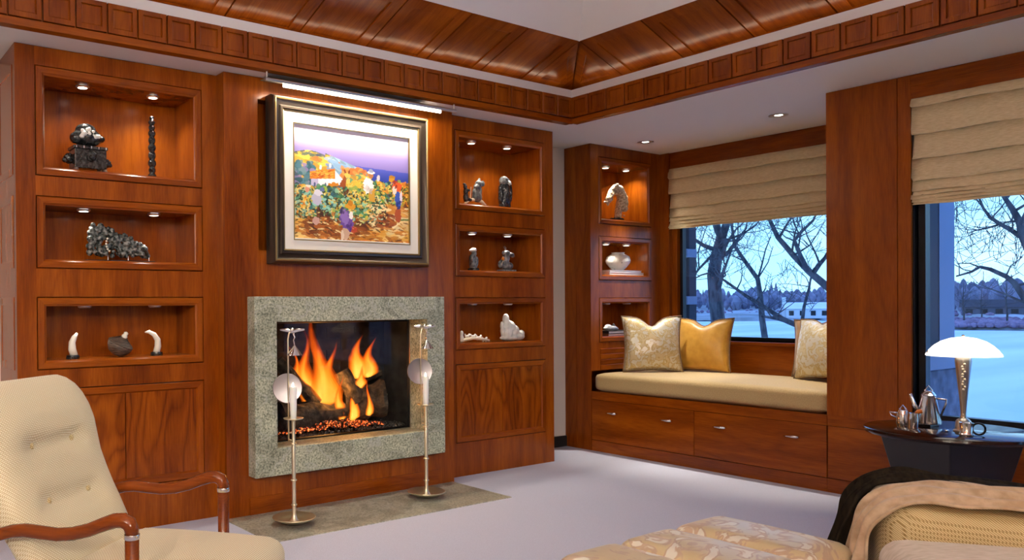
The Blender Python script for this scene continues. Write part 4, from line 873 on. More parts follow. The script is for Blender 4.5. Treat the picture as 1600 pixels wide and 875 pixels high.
# right cabinet, middle
x, y, z = 3.942, 4.29, F2; t_ = thing('stone_figure', 'small silver-capped stone figure in the middle right niche', 'sculpture', (x, y, z)); t_.scale = (0.8, 1, 1)
m_ = MB().sphere((x, y, z+.05), (.038, .03, .055)).sphere((x-.005, y, z+.09), (.035, .026, .035)).sphere((x+.003, y-.006, z+.125), (.022, .02, .022)).sphere((x-.03, y-.012, z+.085), (.014, .014, .03)).sphere((x+.03, y-.012, z+.07), (.012, .012, .035))
carved('body', m_, 'grey_stone', t_, .0035); carved('cap', MB().sphere((x-.004, y, z+.148), (.036, .026, .013)).sphere((x+.004, y, z+.156), (.024, .022, .011)), 'white_stone', t_, .003)
obj('base', MB().lathe([(.045, 0), (.046, .018), (.04, .022)], 18, (x, y, z)), 'black_stone', t_)
x = 4.258; t_ = thing('stone_bird', 'grey stone bird-beaked carving on a plinth, middle right niche', 'sculpture', (x, y, z)); t_.scale = (0.78, 1, 1)
m_ = MB().sphere((x+.02, y, z+.045), (.075, .032, .032)).sphere((x-.01, y, z+.075), (.045, .03, .035)).sphere((x+.005, y, z+.10), (.04, .03, .03)).sphere((x+.01, y, z+.138), (.045, .028, .022)).sphere((x+.06, y, z+.130), (.05, .022, .016)).sphere((x+.095, y, z+.118), (.022, .014, .010)).sphere((x-.06, y, z+.055), (.03, .02, .03))
carved('bird', m_, 'grey_stone', t_, .0035); obj('plinth', MB().box(x-.065, x+.10, y-.035, y+.035, z, z+.016), 'grey_stone', t_, bevel=.002)
obj('berry', MB().sphere((x-.055, y-.02, z+.095), .014, 10, 8), 'amber', t_, smooth=True); obj('stalk', MB().tube([(x-.055, y-.02, z+.085), (x-.075, y-.02, z+.05)], .003, 6), 'pewter', t_)
for dx, dz in ((-.02, .185), (-.005, .19), (.01, .18)): obj('wire', MB().tube([(x, y, z+.15), (x+dx, y, z+dz)], .0012, 5), 'steel', t_)
# right cabinet, lower
x, y, z = 3.94, 4.29, F3; t_ = thing('bone_carving', 'small ivory carving of a row of animals on an arched bone', 'sculpture', (x, y, z))
obj('arched_bone', MB().tube([(x-.125, y, z+.010), (x-.07, y, z+.022), (x, y, z+.030), (x+.07, y, z+.022), (x+.15, y, z+.008)], [.010, .013, .012, .012, .009], 8), 'bone', t_, smooth=True)
m_ = MB().sphere((x-.115, y, z+.03), (.02, .014, .03)).sphere((x-.112, y, z+.065), (.013, .012, .02)); carved('driver', m_, 'ivory', t_, .003)
for k in range(4):
    q = x-.06+.055*k; zz = z+.045-.003*k*k; m_ = MB().sphere((q, y, zz), (.022, .010, .009)).sphere((q+.02, y, zz+.010), (.009, .008, .008)).sphere((q-.02, y, zz+.010), (.005, .004, .009))
    for dx in (-.014, .013): m_.sphere((q+dx, y, zz-.012), (.004, .005, .012), 8, 6)
    carved('animal', m_, 'ivory', t_, .0028)
x = 4.318; t_ = thing('seal_carving', 'white stone carving of a leaping seal form, lower right niche', 'sculpture', (x, y, z)); t_.scale = (0.8, 1, 1)
m_ = MB().sphere((x-.07, y, z+.06), (.05, .045, .06)).sphere((x-.06, y, z+.11), (.05, .04, .05)).sphere((x-.075, y, z+.155), (.03, .028, .045)).sphere((x-.02, y, z+.10), (.06, .035, .045)).sphere((x+.03, y, z+.075), (.055, .035, .04)).sphere((x-.13, y-.005, z+.11), (.014, .016, .035)).sphere((x-.122, y-.005, z+.075), (.02, .02, .03)).sphere((x+.08, y, z+.03), (.075, .04, .03)).sphere((x+.12, y, z+.05), (.03, .03, .028)).sphere((x-.02, y, z+.022), (.13, .042, .022))
carved('seal', m_, 'white_stone', t_, .004)
# window seat cabinet
x, y, z = 5.74, 4.46, F1; t_ = thing('dragon_carving', 'tan carved stone dragon head arching over a dark base', 'sculpture', (x, y, z)); t_.scale = (0.68, 1, 1)
path = [(x+.03, y, z+.02), (x+.035, y, z+.09), (x+.09, y, z+.15), (x+.11, y, z+.215), (x+.06, y, z+.275), (x-.03, y, z+.285), (x-.10, y, z+.25), (x-.135, y, z+.205)]
m_ = MB().tube(path, [.034, .034, .05, .05, .042, .036, .03, .03], 12).sphere((x-.15, y, z+.185), (.050, .026, .032)).sphere((x-.205, y, z+.160), (.036, .016, .010)).sphere((x-.165, y, z+.150), (.014, .014, .022))
for i in range(40): u = random.random()*6.9; k = int(u); a, b = Vector(path[k]), Vector(path[k+1]); c = a.lerp(b, u-k); th = random.uniform(0, 6.3); m_.sphere((c.x+.045*math.cos(th), c.y-random.uniform(.015, .04), c.z+.035*math.sin(th)), random.uniform(.007, .013), 8, 6)
m_.sphere((x+.185, y, z+.17), (.032, .022, .045)); m_.sphere((x+.19, y, z+.215), (.022, .018, .022)); m_.sphere((x+.15, y, z+.12), (.06, .028, .03))
carved('dragon', m_, 'dragon_stone', t_, .005)
m_ = MB()
for i in range(14): a = i*.45; m_.sphere((x+.01+.085*math.cos(a), y+.03*math.sin(a), z+.016), random.uniform(.014, .022), 8, 6)
m_.sphere((x+.01, y, z+.018), (.07, .03, .018)); carved('base', m_, 'black_stone', t_, .004)
z = F2; x, y = 5.78, 4.47
def book(name, label, x0, x1, y0, y1, z0, z1, mat, group=None):
    t_ = thing(name, label, 'book', ((x0+x1)/2, (y0+y1)/2, z0), group=group); h = min(.004, (z1-z0)*.2)
    obj('cover', MB().loft([[(x1, yy, z0), (x0, yy, z0), (x0, yy, z1), (x1, yy, z1), (x1, yy, z1-h), (x0+h, yy, z1-h), (x0+h, yy, z0+h), (x1, yy, z0+h)] for yy in (y0, y1)]), mat, t_)
    obj('pages', MB().box(x0+h, x1-.004, y0+.003, y1-.003, z0+h+.0002, z1-h-.0002), 'mat_board', t_)
plain('book_white', (.72, .70, .74), .5); plain('book_tan', (.55, .42, .26), .6); plain('book_black', (.015, .014, .016), .5); plain('book_brown', (.16, .07, .04), .5)
book('book', 'white book under the vase, lower of the two', 5.54, 5.995, 4.375, 4.57, z, z+.026, 'book_white', 'books in the window seat cabinet'); book('book', 'pale thin book directly under the vase', 5.55, 5.97, 4.38, 4.565, z+.0262, z+.045, 'book_white', 'books in the window seat cabinet')
zz = z+.0455; t_ = thing('porcelain_vase', 'round white porcelain vase with dark brush painting, on two books', 'vase', (x-.01, y, zz))
obj('body', MB().lathe([(.0, .0), (.045, .0), (.047, .006), (.068, .025), (.098, .062), (.104, .085), (.094, .118), (.064, .138), (.052, .143), (.051, .150), (.058, .154), (.054, .154), (.046, .145), (.0, .13)], 36, (x-.01, y, zz), cap=False), 'porcelain', t_, smooth=True)
z = F3
book('book', 'dark brown book under the black one in the lowest window seat niche', 5.52, 5.86, 4.375, 4.54, z, z+.018, 'book_brown', 'books in the window seat cabinet'); book('book', 'black book with pale spine lettering in the lowest window seat niche', 5.53, 5.86, 4.38, 4.54, z+.0182, z+.042, 'book_black', 'books in the window seat cabinet')
x, y, zz = 5.64, 4.45, z+.0425; t_ = thing('stone_shell', 'pale pointed stone ornament on the black book', 'ornament', (x, y, zz))
carved('shell', MB().sphere((x, y, zz+.02), (.085, .035, .02)).sphere((x-.03, y, zz+.032), (.035, .028, .02)).sphere((x+.06, y, zz+.014), (.04, .022, .012)), 'white_stone', t_, .0035)
x = 5.745; t_ = thing('stone_cone', 'small grey cone ornament behind the pale stone on the black book', 'ornament', (x, 4.50, zz)); obj('cone', MB().lathe([(.03, 0), (.026, .02), (.012, .045), (.002, .06)], 14, (x, 4.50, zz)), 'grey_stone', t_, smooth=True)

# ------------------------------------------------------------------ armchair by the fire
AC = thing('armchair', 'cream woven armchair with bent wood arms, in the left foreground', 'armchair', (.939, 2.31, 0), math.atan2(-.764, .646))
prof = [(.30, -.235, .10, .225), (.36, -.25, .12, .24), (.42, -.278, .135, .25), (.486, -.314, .14, .255), (.53, -.338, .145, .26), (.577, -.362, .15, .26), (.63, -.388, .152, .262), (.69, -.413, .155, .264), (.75, -.428, .155, .266), (.80, -.440, .155, .267), (.845, -.460, .15, .266), (.885, -.485, .135, .260), (.915, -.512, .11, .248), (.935, -.54, .075, .228), (.945, -.565, .03, .20)]
BTN = [(-.100, .752), (.100, .748), (-.100, .588), (.100, .584)]
def interp(z):
    for a, b in zip(prof, prof[1:]):
        if a[0] <= z <= b[0]: t = (z-a[0])/(b[0]-a[0]); return [a[i]+(b[i]-a[i])*t for i in range(4)]
    return prof[-1]
def bxf(y, z, xf): return xf-.020*math.exp(-((z-.752)/.03)**2)*0-sum(.020*math.exp(-((y-b[0])**2+(z-b[1])**2)/.0016) for b in BTN)-.010*(math.exp(-((z-.75)/.028)**2)+math.exp(-((z-.586)/.028)**2))*math.exp(-(y/.17)**4)
rings = []
for k in range(61):
    z = .30+.645*k/60; _, xf, th, hw = interp(z); ring_ = []
    for j in range(72):
        a = 2*PI*j/72; ca, sa = math.cos(a), math.sin(a); ex = .42
        y = hw*math.copysign(abs(sa)**ex, sa); d = math.copysign(abs(ca)**.7, ca); x = xf-th/2+d*th/2
        if ca > .05: x = bxf(y, z, x) if ca > .3 else x
        ring_.append((x, y, z))
    rings.append(ring_)
obj('backrest', MB().loft(rings), 'chair_weave', AC, smooth=True, local=True)
for y, z in BTN: obj('button', MB().sphere((bxf(y, z, interp(z)[1])+.001, y, z), (.007, .011, .011), 10, 8), 'chair_weave_gold', AC, smooth=True, local=True)
obj('seat', rounded(-.03, 0, .365, .275, .268, .068, .06, 14, .016), 'chair_weave', AC, smooth=True, local=True)
obj('seat_frame', rounded(-.03, 0, .27, .25, .25, .03, .015, 6), 'wood_arm', AC, smooth=True, local=True)
for s in (-1, 1):
    y = .288*s
    pa = [(-.505, .500), (-.46, .520), (-.418, .538), (-.375, .550), (-.334, .555), (-.28, .552), (-.23, .550), (-.18, .556), (-.129, .570), (-.085, .588), (-.05, .600), (-.025, .602), (-.008, .594), (-.001, .580), (0, .566)]
    arm_ = obj('arm', MB().tube([(a, y, b) for a, b in pa], [.014, .016, .018, .019, .0195, .0195, .019, .019, .019, .0195, .0205, .021, .0205, .0195, .019], 14, up=(0, 1, 0)), 'wood_arm', AC, smooth=True, local=True)
    obj('band', MB().lathe([(.0205, .554), (.0212, .556), (.0212, .565), (.0205, .567)], 18, (0, y, 0)), 'silver', arm_, smooth='auto', local=True)
    obj('leg', MB().tube([(0, y, .555), (0, y, .30), (.003, y, 0)], [.019, .019, .014], 14), 'wood_arm', AC, smooth=True, local=True)
    obj('leg', MB().tube([(-.495, y*.97, .508), (-.47, y*.95, .35), (-.55, y*.95, 0)], [.016, .020, .014], 12), 'wood_arm', AC, smooth=True, local=True)

# ------------------------------------------------------------------ lounge chair, ottoman and throw
fa = math.atan2(.817, -.576)
LG = thing('lounge_chair', 'cream upholstered lounge chair at the right front edge of the picture', 'armchair', (2.686, .67, 0), fa)
def tapered_arm(y0, y1):
    bm = rounded(-.04, (y0+y1)/2, .353, .425, (y1-y0)/2, .240, .09, 16)
    for v in bm.verts:
        if v.co.y < -.38 and v.co.x > 0: v.co.x += .07*min((-.38-v.co.y)/.19, 1)
        if v.co.z > .3: v.co.z -= .075*max(0, (.30-v.co.x))**1.2
    return bm
obj('arm', tapered_arm(-.59, -.22), 'chair_weave_gold', LG, smooth=True, local=True); obj('arm', tapered_arm(.60, .95), 'chair_weave_gold', LG, smooth=True, local=True)
obj('base', rounded(-.08, .19, .23, .40, .42, .10, .03, 6), 'chair_weave_gold', LG, smooth=True, local=True)
obj('seat_cushion', rounded(-.01, .19, .405, .42, .405, .085, .07, 14, .02), 'suede', LG, smooth=True, local=True)
obj('backrest', rounded(-.54, .18, .52, .11, .74, .38, .09, 10), 'chair_weave_gold', LG, smooth=True, local=True)
for x in (.27, -.5):
    for y in (-.48, .85): obj('leg', MB().lathe([(.018, 0), (.026, .13)], 12, (x, y, 0)), 'wood_black', LG, local=True)
OT = thing('ottoman', 'gold damask ottoman with channelled top in front of the lounge chair', 'ottoman', (2.14, 1.43, 0))
for k in range(4):
    cx = 2.70-.143-.2865*k; obj('channel', rounded(cx, 1.435, .345, .1445, .245, .082, .055, 12, .010), 'damask', OT, smooth=True)
obj('base', rounded(2.127, 1.435, .21, .55, .225, .07, .02, 6), 'damask', OT, smooth=True)
for x in (1.62, 2.63):
    for y in (1.25, 1.62): obj('leg', MB().lathe([(.016, 0), (.024, .145)], 12, (x, y, 0)), 'wood_black', OT)
# throw running along the arm and down over its front
TH = thing('throw_blanket', 'dark brown and tan velvet throw draped over the lounge chair arm', 'blanket', (2.686, .67, .30), fa)
def cloth(pth, y0, y1, amp, nf, ph, lift, droop, drift, gather=0.):
    rings = []; nn = 40
    for i, (x, z) in enumerate(pth):
        p, q = pth[max(i-1, 0)], pth[min(i+1, len(pth)-1)]; d = (q[0]-p[0], q[1]-p[1]); L = math.hypot(*d); nx, nz = (d[1]/L, -d[0]/L)
        s = i/(len(pth)-1); top = []; bot = []
        for j in range(nn+1):
            t = j/nn; y = y0+(y1-y0)*t+drift*(1-s)**2*(1-gather*t)+.010*math.sin(s*9+ph); w = amp*(.5+.5*math.sin(2*PI*nf*t+ph+2.2*s))*(.6+.4*math.sin(5*s+ph))+lift+.007*math.sin(17*s+5*t+ph)*math.sin(6*t+ph+9*s)
            dz = -droop*t*t*min(1, s*4); top.append((x+nx*w, y, z+nz*w-.30+dz)); w2 = max(w-.008, .002); bot.append((x+nx*w2, y, z+nz*w2-.30+dz))
        rings.append(top+bot[::-1])
    return MB().loft(rings)
def smoothpath(P, n=5):
    out = []
    for i in range(len(P)-1):
        a, b, c, d = P[max(i-1, 0)], P[i], P[i+1], P[min(i+2, len(P)-1)]
        for k in range(n):
            t = k/n; out.append(tuple(.5*((2*b[m])+(-a[m]+c[m])*t+(2*a[m]-5*b[m]+4*c[m]-d[m])*t*t+(-a[m]+3*b[m]-3*c[m]+d[m])*t**3) for m in (0, 1)))
    return out+[P[-1]]
dp = smoothpath([(.475, .27), (.44, .38), (.412, .47), (.390, .530), (.345, .578), (.27, .597), (.18, .593), (.05, .583), (-.15, .563), (-.42, .535)])
tp = smoothpath([(.412, .27), (.402, .38), (.394, .47), (.378, .530), (.330, .577), (.25, .593), (.17, .588), (.05, .578), (-.15, .558), (-.42, .53)])
obj('dark_panel', cloth(dp, -.53, -.36, .030, 3.2, .4, .020, .0, .085, .85), 'velvet_dark', TH, smooth=True, local=True)
obj('tan_panel', cloth(tp, -.39, -.215, .032, 3.4, 2.0, .030, .03, .02, 1.), 'velvet_tan', TH, smooth=True, local=True)
for i in range(10): obj('tassel', MB().lathe([(.002, 0), (.006, -.01), (.009, -.05), (.004, -.055)], 8, (-.16+.014*i, -.205+.004*math.sin(i*2), .245-.010*math.cos(i*2))), 'velvet_dark', TH, smooth=True, local=True)

# ------------------------------------------------------------------ round table with lamp and coffee set
TX, TY, TZ = 4.553, 1.618, .56
RT = thing('round_table', 'dark polished round side table below the window', 'table', (TX, TY, 0))
obj('table_top', MB().lathe([(.0, .532), (.335, .532), (.346, .536), (.352, .546), (.350, .556), (.345, .56), (.0, .56)], 72, (TX, TY, 0), cap=False), 'wood_dark_table', RT, smooth='auto')
q = lambda r, z, tw=.35: [(TX+r*math.cos(tw+PI/2*k), TY+r*math.sin(tw+PI/2*k), z) for k in range(4)]
obj('pedestal', MB().loft([q(.175, .02), q(.225, .30), q(.285, .532)]), 'wood_black', RT, bevel=.006)
obj('foot_plate', MB().lathe([(.0, 0), (.20, 0), (.20, .014), (.17, .02), (.0, .02)], 40, (TX, TY, 0), cap=False), 'wood_black', RT)
RV = Vector((.324, -.946, 0)); FV = Vector((-.946, -.324, 0))       # to the right along the picture, and towards the room
lx, ly = 4.53, 1.553
TL = thing('table_lamp', 'metal table lamp with wide white scalloped glass shade', 'lamp', (lx, ly, TZ)); c3 = (lx, ly, TZ)
obj('base', MB().lathe([(.0, 0), (.040, 0), (.042, .006), (.034, .012), (.030, .05), (.024, .058), (.012, .066)], 24, c3, cap=False), 'pewter', TL, smooth='auto')
obj('stem', MB().lathe([(.014, .064), (.011, .080), (.013, .12), (.020, .20), (.028, .28), (.033, .335), (.030, .352), (.012, .360)], 10, c3), 'pewter', TL, smooth='auto')
for k in range(11):
    p = Vector((lx, ly, TZ+.20+.012*k))+FV*(.0205+.0010*k); obj('stem_ornament', MB().sphere(p+RV*(.005*math.sin(k*2)), (.006, .006, .007), 8, 6), 'brass', TL, smooth=True)
obj('rosette', MB().sphere(Vector((lx, ly, TZ+.372))+FV*.034, (.013, .010, .013), 10, 8), 'brass', TL, smooth=True)
rings = []
for r, z in ((.146, .358), (.145, .366), (.132, .386), (.112, .408), (.085, .428), (.050, .442), (.012, .448), (.012, .443), (.050, .437), (.084, .423), (.110, .403), (.129, .382), (.141, .362)):
    rings.append([(lx+r*(1+.018*math.cos(14*a))*math.cos(a), ly+r*(1+.018*math.cos(14*a))*math.sin(a), TZ+z) for a in [2*PI*j/112 for j in range(112)]])
obj('shade', MB().loft(rings), 'lamp_shade', TL, smooth=True)
obj('finial', MB().sphere((lx, ly, TZ+.452), .007, 10, 8), 'brass', TL, smooth=True)
for q in (-.136, .134): obj('shade_clip', MB().sphere(Vector((lx, ly, TZ+.372))+RV*q+FV*.02, (.006, .006, .010), 8, 6), 'brass', TL, smooth=True)
light('lamp_glow', 'POINT', (lx, ly, TZ+.375), E_LAMP, (1, .90, .74), TL, shadow_soft_size=.03)
def pot(name, label, x, y, prof, spout, handle, hr, cat, lid=True, mat='chrome', hmat='chrome', group='silver coffee set on the round table'):
    t_ = thing(name, label, cat, (x, y, TZ), group=group); B = Vector((x, y, TZ))
    obj('body', MB().lathe(prof, 28, (x, y, TZ), cap=False), mat, t_, smooth='auto')
    if spout: obj('spout', MB().tube([B+RV*a+Vector((0, 0, z)) for a, z in spout], [.012, .009, .006][:len(spout)] if len(spout) <= 3 else .006, 10), mat, t_, smooth=True)
    if handle: obj('handle', MB().tube([B+RV*a+Vector((0, 0, z)) for a, z in handle], hr, 8), hmat, t_, smooth=True)
    if lid:
        top = prof[-1][1]; w = lid
        obj('lid_loop', MB().tube([B+RV*(-w)+Vector((0, 0, top-.002)), B+Vector((0, 0, top+w*1.35)), B+RV*w+Vector((0, 0, top-.002))], .0035, 8), mat, t_, smooth='auto')
    return t_
pot('coffee_pot', 'tall conical silver coffee pot with angular handle', 4.612, 1.727, [(.0, .012), (.052, .012), (.054, .02), (.030, .148), (.032, .152), (.020, .170), (.0, .176)], [(-.040, .06), (-.058, .10), (-.075, .155)], [(.030, .138), (.072, .134), (.070, .115), (.050, .055)], .0048, 'coffee pot', .017)
obj('foot', MB().box(4.56, 4.664, 1.70, 1.754, TZ, TZ+.012), 'black_metal', bpy.data.objects['coffee_pot'], bevel=.002)
pot('sugar_pot', 'small silver sugar pot with triangular lid loop', 4.54, 1.812, [(.0, .0), (.026, .0), (.027, .004), (.030, .02), (.024, .06), (.018, .075), (.0, .080)], None, [(-.024, .060), (-.055, .062), (-.048, .045), (-.026, .035)], .0035, 'sugar pot', .014)
cr = pot('creamer', 'small silver creamer with amber handle, in front of the coffee pot', 4.462, 1.738, [(.0, .0), (.021, .0), (.022, .003), (.023, .075), (.020, .075), (.0, .065)], None, [(.012, .072), (.022, .082), (.038, .086)], [.007, .011, .010], 'creamer', False, hmat='amber')
cu = pot('ring_cup', 'low silver cup with large black ring handle beside the lamp base', 4.42, 1.505, [(.0, .0), (.028, .0), (.029, .004), (.024, .012), (.026, .058), (.023, .058), (.0, .01)], None, [(.026+.020+.024*math.cos(2*PI*i/16), .032+.026*math.sin(2*PI*i/16)) for i in range(17)], .0048, 'cup', False, mat='silver', hmat='black_metal')
t_ = thing('spoon', 'silver spoon lying left of the ring-handled cup', 'spoon', (4.50, 1.63, TZ), group='silver coffee set on the round table')
obj('handle', MB().tube([Vector((4.47, 1.60, TZ+.004)), Vector((4.53, 1.63, TZ+.006))], [.003, .0025], 6), 'silver', t_); obj('bowl', MB().sphere((4.462, 1.596, TZ+.006), (.014, .010, .005), 10, 6), 'silver', t_, smooth=True)

# ------------------------------------------------------------------ outside: garden, lake and far shore
struct('ground_near_bank', MB().prism([(5.78, -1.0), (9.0, -1.25), (16, -2.2), (22, -2.75), (5.78, -2.75)], 'y', -40, 60), 'snow')
struct('lake_ice', MB().box(14, 600, -400, 600, -3, -2.6), 'ice')
az = np.radians([-40, 5, 13.7, 16.3, 19.2, 22.1, 25.6, 29.7, 34, 60, 100]); sd = np.array([135, 135, 135, 138, 138, 166, 215, 198, 198, 210, 230.])
def D(a): return float(np.interp(a, az, sd))
rings = []
for off, z in ((-1, -2.7), (2, -2.1), (14, -1.5), (40, -.9), (80, .3), (180, 3.5), (320, 6.)):
    rings.append([((D(a)+off)*math.cos(a), (D(a)+off)*math.sin(a), z+.35*math.sin(a*60+off)) for a in np.linspace(-.7, 1.75, 90)])
struct('ground_far_shore', MB().loft(rings, closed=False), 'meadow', smooth=True)
def bank_z(off): return float(np.interp(off, [2, 14, 40, 80, 180, 320], [-2.1, -1.5, -.9, .3, 3.5, 6.]))
random.seed(11); m_ = MB()
for i in range(2600):
    a = random.uniform(-.35, 1.3); off = random.uniform(48, 150); r = D(a)+off; h = random.uniform(3.0, 5.2)*(1.25 if random.random() < .12 else 1); w = h*random.uniform(.12, .30); x, y, z = r*math.cos(a), r*math.sin(a), bank_z(off)-.3
    pr = [(.05, 0), (.35, .12), (1, .5), (.85, .78), (.45, .93), (.05, 1)] if random.random() < .9 else [(.05, 0), (.9, .1), (.6, .45), (.03, 1.15)]
    m_.loft([[(x+w*q*math.cos(b+i), y+w*q*math.sin(b+i), z+h*t) for b in (0, 1.26, 2.51, 3.77, 5.03)] for q, t in pr])
o = obj('treeline', m_, 'hazy_forest', at=(200, 90, 0)); tag(o, 'winter woods with blue grey haze in their colour along the far shore of the lake', 'woods'); o['kind'] = 'stuff'
m_ = MB()
for i in range(1300):
    a = random.uniform(math.radians(15.2), math.radians(21.5)) if i < 1000 else random.uniform(.1, .9); off = random.uniform(0, 14) if i < 1000 else random.uniform(30, 46); r = D(a)+off; s = random.uniform(.15, .55)
    m_.sphere((r*math.cos(a), r*math.sin(a), bank_z(off)+s*.4), (s, s, s*.75), 7, 4)
o = obj('shore_scrub', m_, 'scrub', at=(135, 45, -2)); tag(o, 'purple brown scrub on the far bank behind the lamp', 'bushes'); o['kind'] = 'stuff'
def tubes(m, limbs, n=7):
    for L in limbs: m.tube([p[:3] for p in L], [p[3] for p in L], n)
def twigs(m, L, rg, cnt, length, depth=2):
    for _ in range(cnt):
        k = rg.randrange(1, len(L)-1) if len(L) > 2 else 0; t = rg.random(); a, b = Vector(L[k][:3]), Vector(L[k+1][:3] if k+1 < len(L) else L[k][:3]); p = a.lerp(b, t); r = L[k][3]*.45
        d = Vector((rg.uniform(-.5, .5), rg.uniform(-1, 1), rg.uniform(-.1, 1))).normalized(); q = [(*p, r)]
        for s in range(4):
            d = (d+Vector((rg.uniform(-.4, .4), rg.uniform(-.4, .4), rg.uniform(-.2, .4)))).normalized(); p = p+d*length/4; q.append((*p, r*(1-.22*(s+1))))
        m.tube([c[:3] for c in q], [max(c[3], .004) for c in q], 5)
        if depth > 0: twigs(m, q, rg, 3, length*.6, depth-1)
LIMBS = {}
LIMBS["A"]=[[(20.67,12.56,-1.69,0.209),(20.61,12.61,-0.47,0.198),(20.58,12.64,0.4,0.188),(20.5,12.7,1.27,0.178),(20.46,12.73,1.96,0.168),(20.54,12.69,2.48,0.158),(20.66,12.61,2.97,0.148)],
  [(20.66,12.61,2.9,0.104),(20.7,12.78,3.28,0.099),(20.76,12.95,3.74,0.094),(20.85,13.1,4.29,0.089)],
  [(20.64,12.62,2.93,0.113),(20.5,12.4,3.29,0.103),(20.34,12.19,3.72,0.093),(20.2,11.96,4.19,0.084)],
  [(20.44,12.75,2.52,0.038),(20.59,13.25,2.16,0.031),(20.8,13.71,1.77,0.023),(21.16,14.07,1.56,0.015)],
  [(20.43,12.75,2.05,0.031),(19.72,12.63,1.95,0.021),(19.02,12.5,1.77,0.012)],
  [(20.59,13.25,2.16,0.021),(20.88,13.46,2.63,0.017),(21.33,13.56,3.2,0.013),(21.73,13.7,3.5,0.009)],
  [(20.81,13.71,2.91,0.022),(21.41,13.92,3.28,0.017),(22.01,14.12,3.55,0.011)],
  [(20.77,12.53,2.92,0.035),(20.64,12.02,3.03,0.027),(20.44,11.55,3.2,0.019),(20.09,11.19,3.36,0.011)],
  [(20.68,12.59,2.48,0.028),(21.38,12.73,2.65,0.019),(22.15,12.81,2.81,0.009)]]
LIMBS["B"]=[[(25.6,14.07,-0.58,0.103),(25.6,14.25,0.65,0.093),(25.7,14.36,1.38,0.083),(25.77,14.49,1.99,0.073),(25.59,14.79,2.54,0.063),(25.43,15.07,3.08,0.053),(25.49,15.21,3.79,0.042),(25.58,15.33,4.27,0.032)],
  [(25.84,14.53,1.99,0.034),(25.63,14.28,2.41,0.027),(25.41,14.03,2.9,0.02),(25.22,13.76,3.28,0.014)],
  [(25.84,14.53,1.99,0.025),(26.87,14.75,2.57,0.018),(27.76,15.06,3.16,0.011)],
  [(25.48,14.78,2.58,0.025),(25.74,15.21,2.73,0.018),(25.95,15.68,2.98,0.011)]]
LIMBS["C"]=[[(15.61,6.34,-0.67,0.1),(15.47,6.57,0.21,0.092),(15.36,6.78,0.88,0.084),(15.25,7.0,1.22,0.075),(15.12,7.22,1.46,0.067),(14.97,7.46,1.74,0.059),(14.85,7.68,2.04,0.05),(14.72,7.9,2.39,0.042),(14.72,8.04,2.7,0.033),(14.78,8.13,2.95,0.024)],
  [(14.88,7.45,1.77,0.046),(14.63,7.45,2.02,0.039),(14.41,7.44,2.28,0.033),(14.37,7.3,2.42,0.027),(14.39,7.11,2.6,0.021),(14.29,7.01,2.69,0.015)],
  [(14.96,7.4,1.71,0.046),(15.27,7.43,1.89,0.039),(15.62,7.44,2.09,0.031),(15.98,7.44,2.29,0.024)],
  [(14.76,7.9,2.37,0.026),(15.14,7.95,2.65,0.019),(15.49,8.01,2.87,0.012)],
  [(15.27,7.43,1.89,0.019),(15.48,7.61,2.11,0.015),(15.64,7.83,2.43,0.012),(15.86,8.01,2.67,0.009)],
  [(14.49,7.48,2.28,0.015),(14.55,7.68,2.37,0.01),(14.67,7.84,2.5,0.006)]]
LIMBS["D"]=[[(17.12,7.74,0.27,0.076),(16.93,8.13,0.46,0.068),(16.74,8.51,0.7,0.06),(16.67,8.82,0.84,0.052),(16.56,9.16,1.1,0.043),(16.43,9.5,1.35,0.035),(16.3,9.85,1.65,0.026),(16.33,10.09,1.8,0.017)],
  [(16.4,8.59,0.81,0.044),(15.89,8.57,0.88,0.03),(15.37,8.57,0.93,0.017)],
  [(16.51,8.39,0.7,0.038),(16.83,8.5,1.1,0.031),(17.19,8.58,1.49,0.024),(17.51,8.69,1.77,0.016)],
  [(16.17,9.35,1.35,0.013),(16.25,9.6,1.48,0.01),(16.29,9.88,1.55,0.007)]]
LIMBS["E"]=[[(16.67,4.42,-0.56,0.103),(16.66,4.53,0.67,0.092),(16.65,4.65,1.61,0.08),(16.55,4.83,2.22,0.069),(16.59,4.9,2.49,0.057),(16.61,5.0,2.71,0.045),(16.61,5.1,2.9,0.034),(16.63,5.2,3.08,0.021)],
  [(16.61,4.84,2.2,0.042),(16.6,5.02,2.37,0.037),(16.61,5.18,2.49,0.032),(16.65,5.32,2.61,0.026),(16.73,5.44,2.78,0.021),(16.84,5.54,2.99,0.015)],
  [(16.65,5.18,2.48,0.019),(16.63,5.35,2.43,0.015),(16.61,5.52,2.4,0.011),(16.69,5.63,2.37,0.007)],
  [(16.42,4.84,2.44,0.031),(16.3,4.73,2.63,0.024),(16.12,4.65,2.8,0.017),(15.86,4.63,2.9,0.01)],
  [(16.45,4.95,2.35,0.013),(16.76,5.05,2.58,0.009),(17.09,5.12,2.81,0.005)],
  [(16.55,4.5,0.67,0.062),(16.53,4.7,1.01,0.056),(16.59,4.84,1.24,0.05),(16.65,4.99,1.49,0.045),(16.72,5.12,1.6,0.039),(16.69,5.33,1.73,0.033),(16.72,5.49,1.78,0.026),(16.77,5.63,1.7,0.02),(16.73,5.84,1.63,0.013)],
  [(16.83,5.53,1.78,0.013),(16.93,5.71,1.86,0.01),(17.01,5.9,1.86,0.006)],
  [(16.84,5.16,1.61,0.013),(17.22,5.21,1.8,0.009),(17.7,5.19,1.96,0.006)],
  [(16.73,5.6,1.71,0.01),(16.83,5.77,1.75,0.007),(16.97,5.92,1.83,0.005)]]
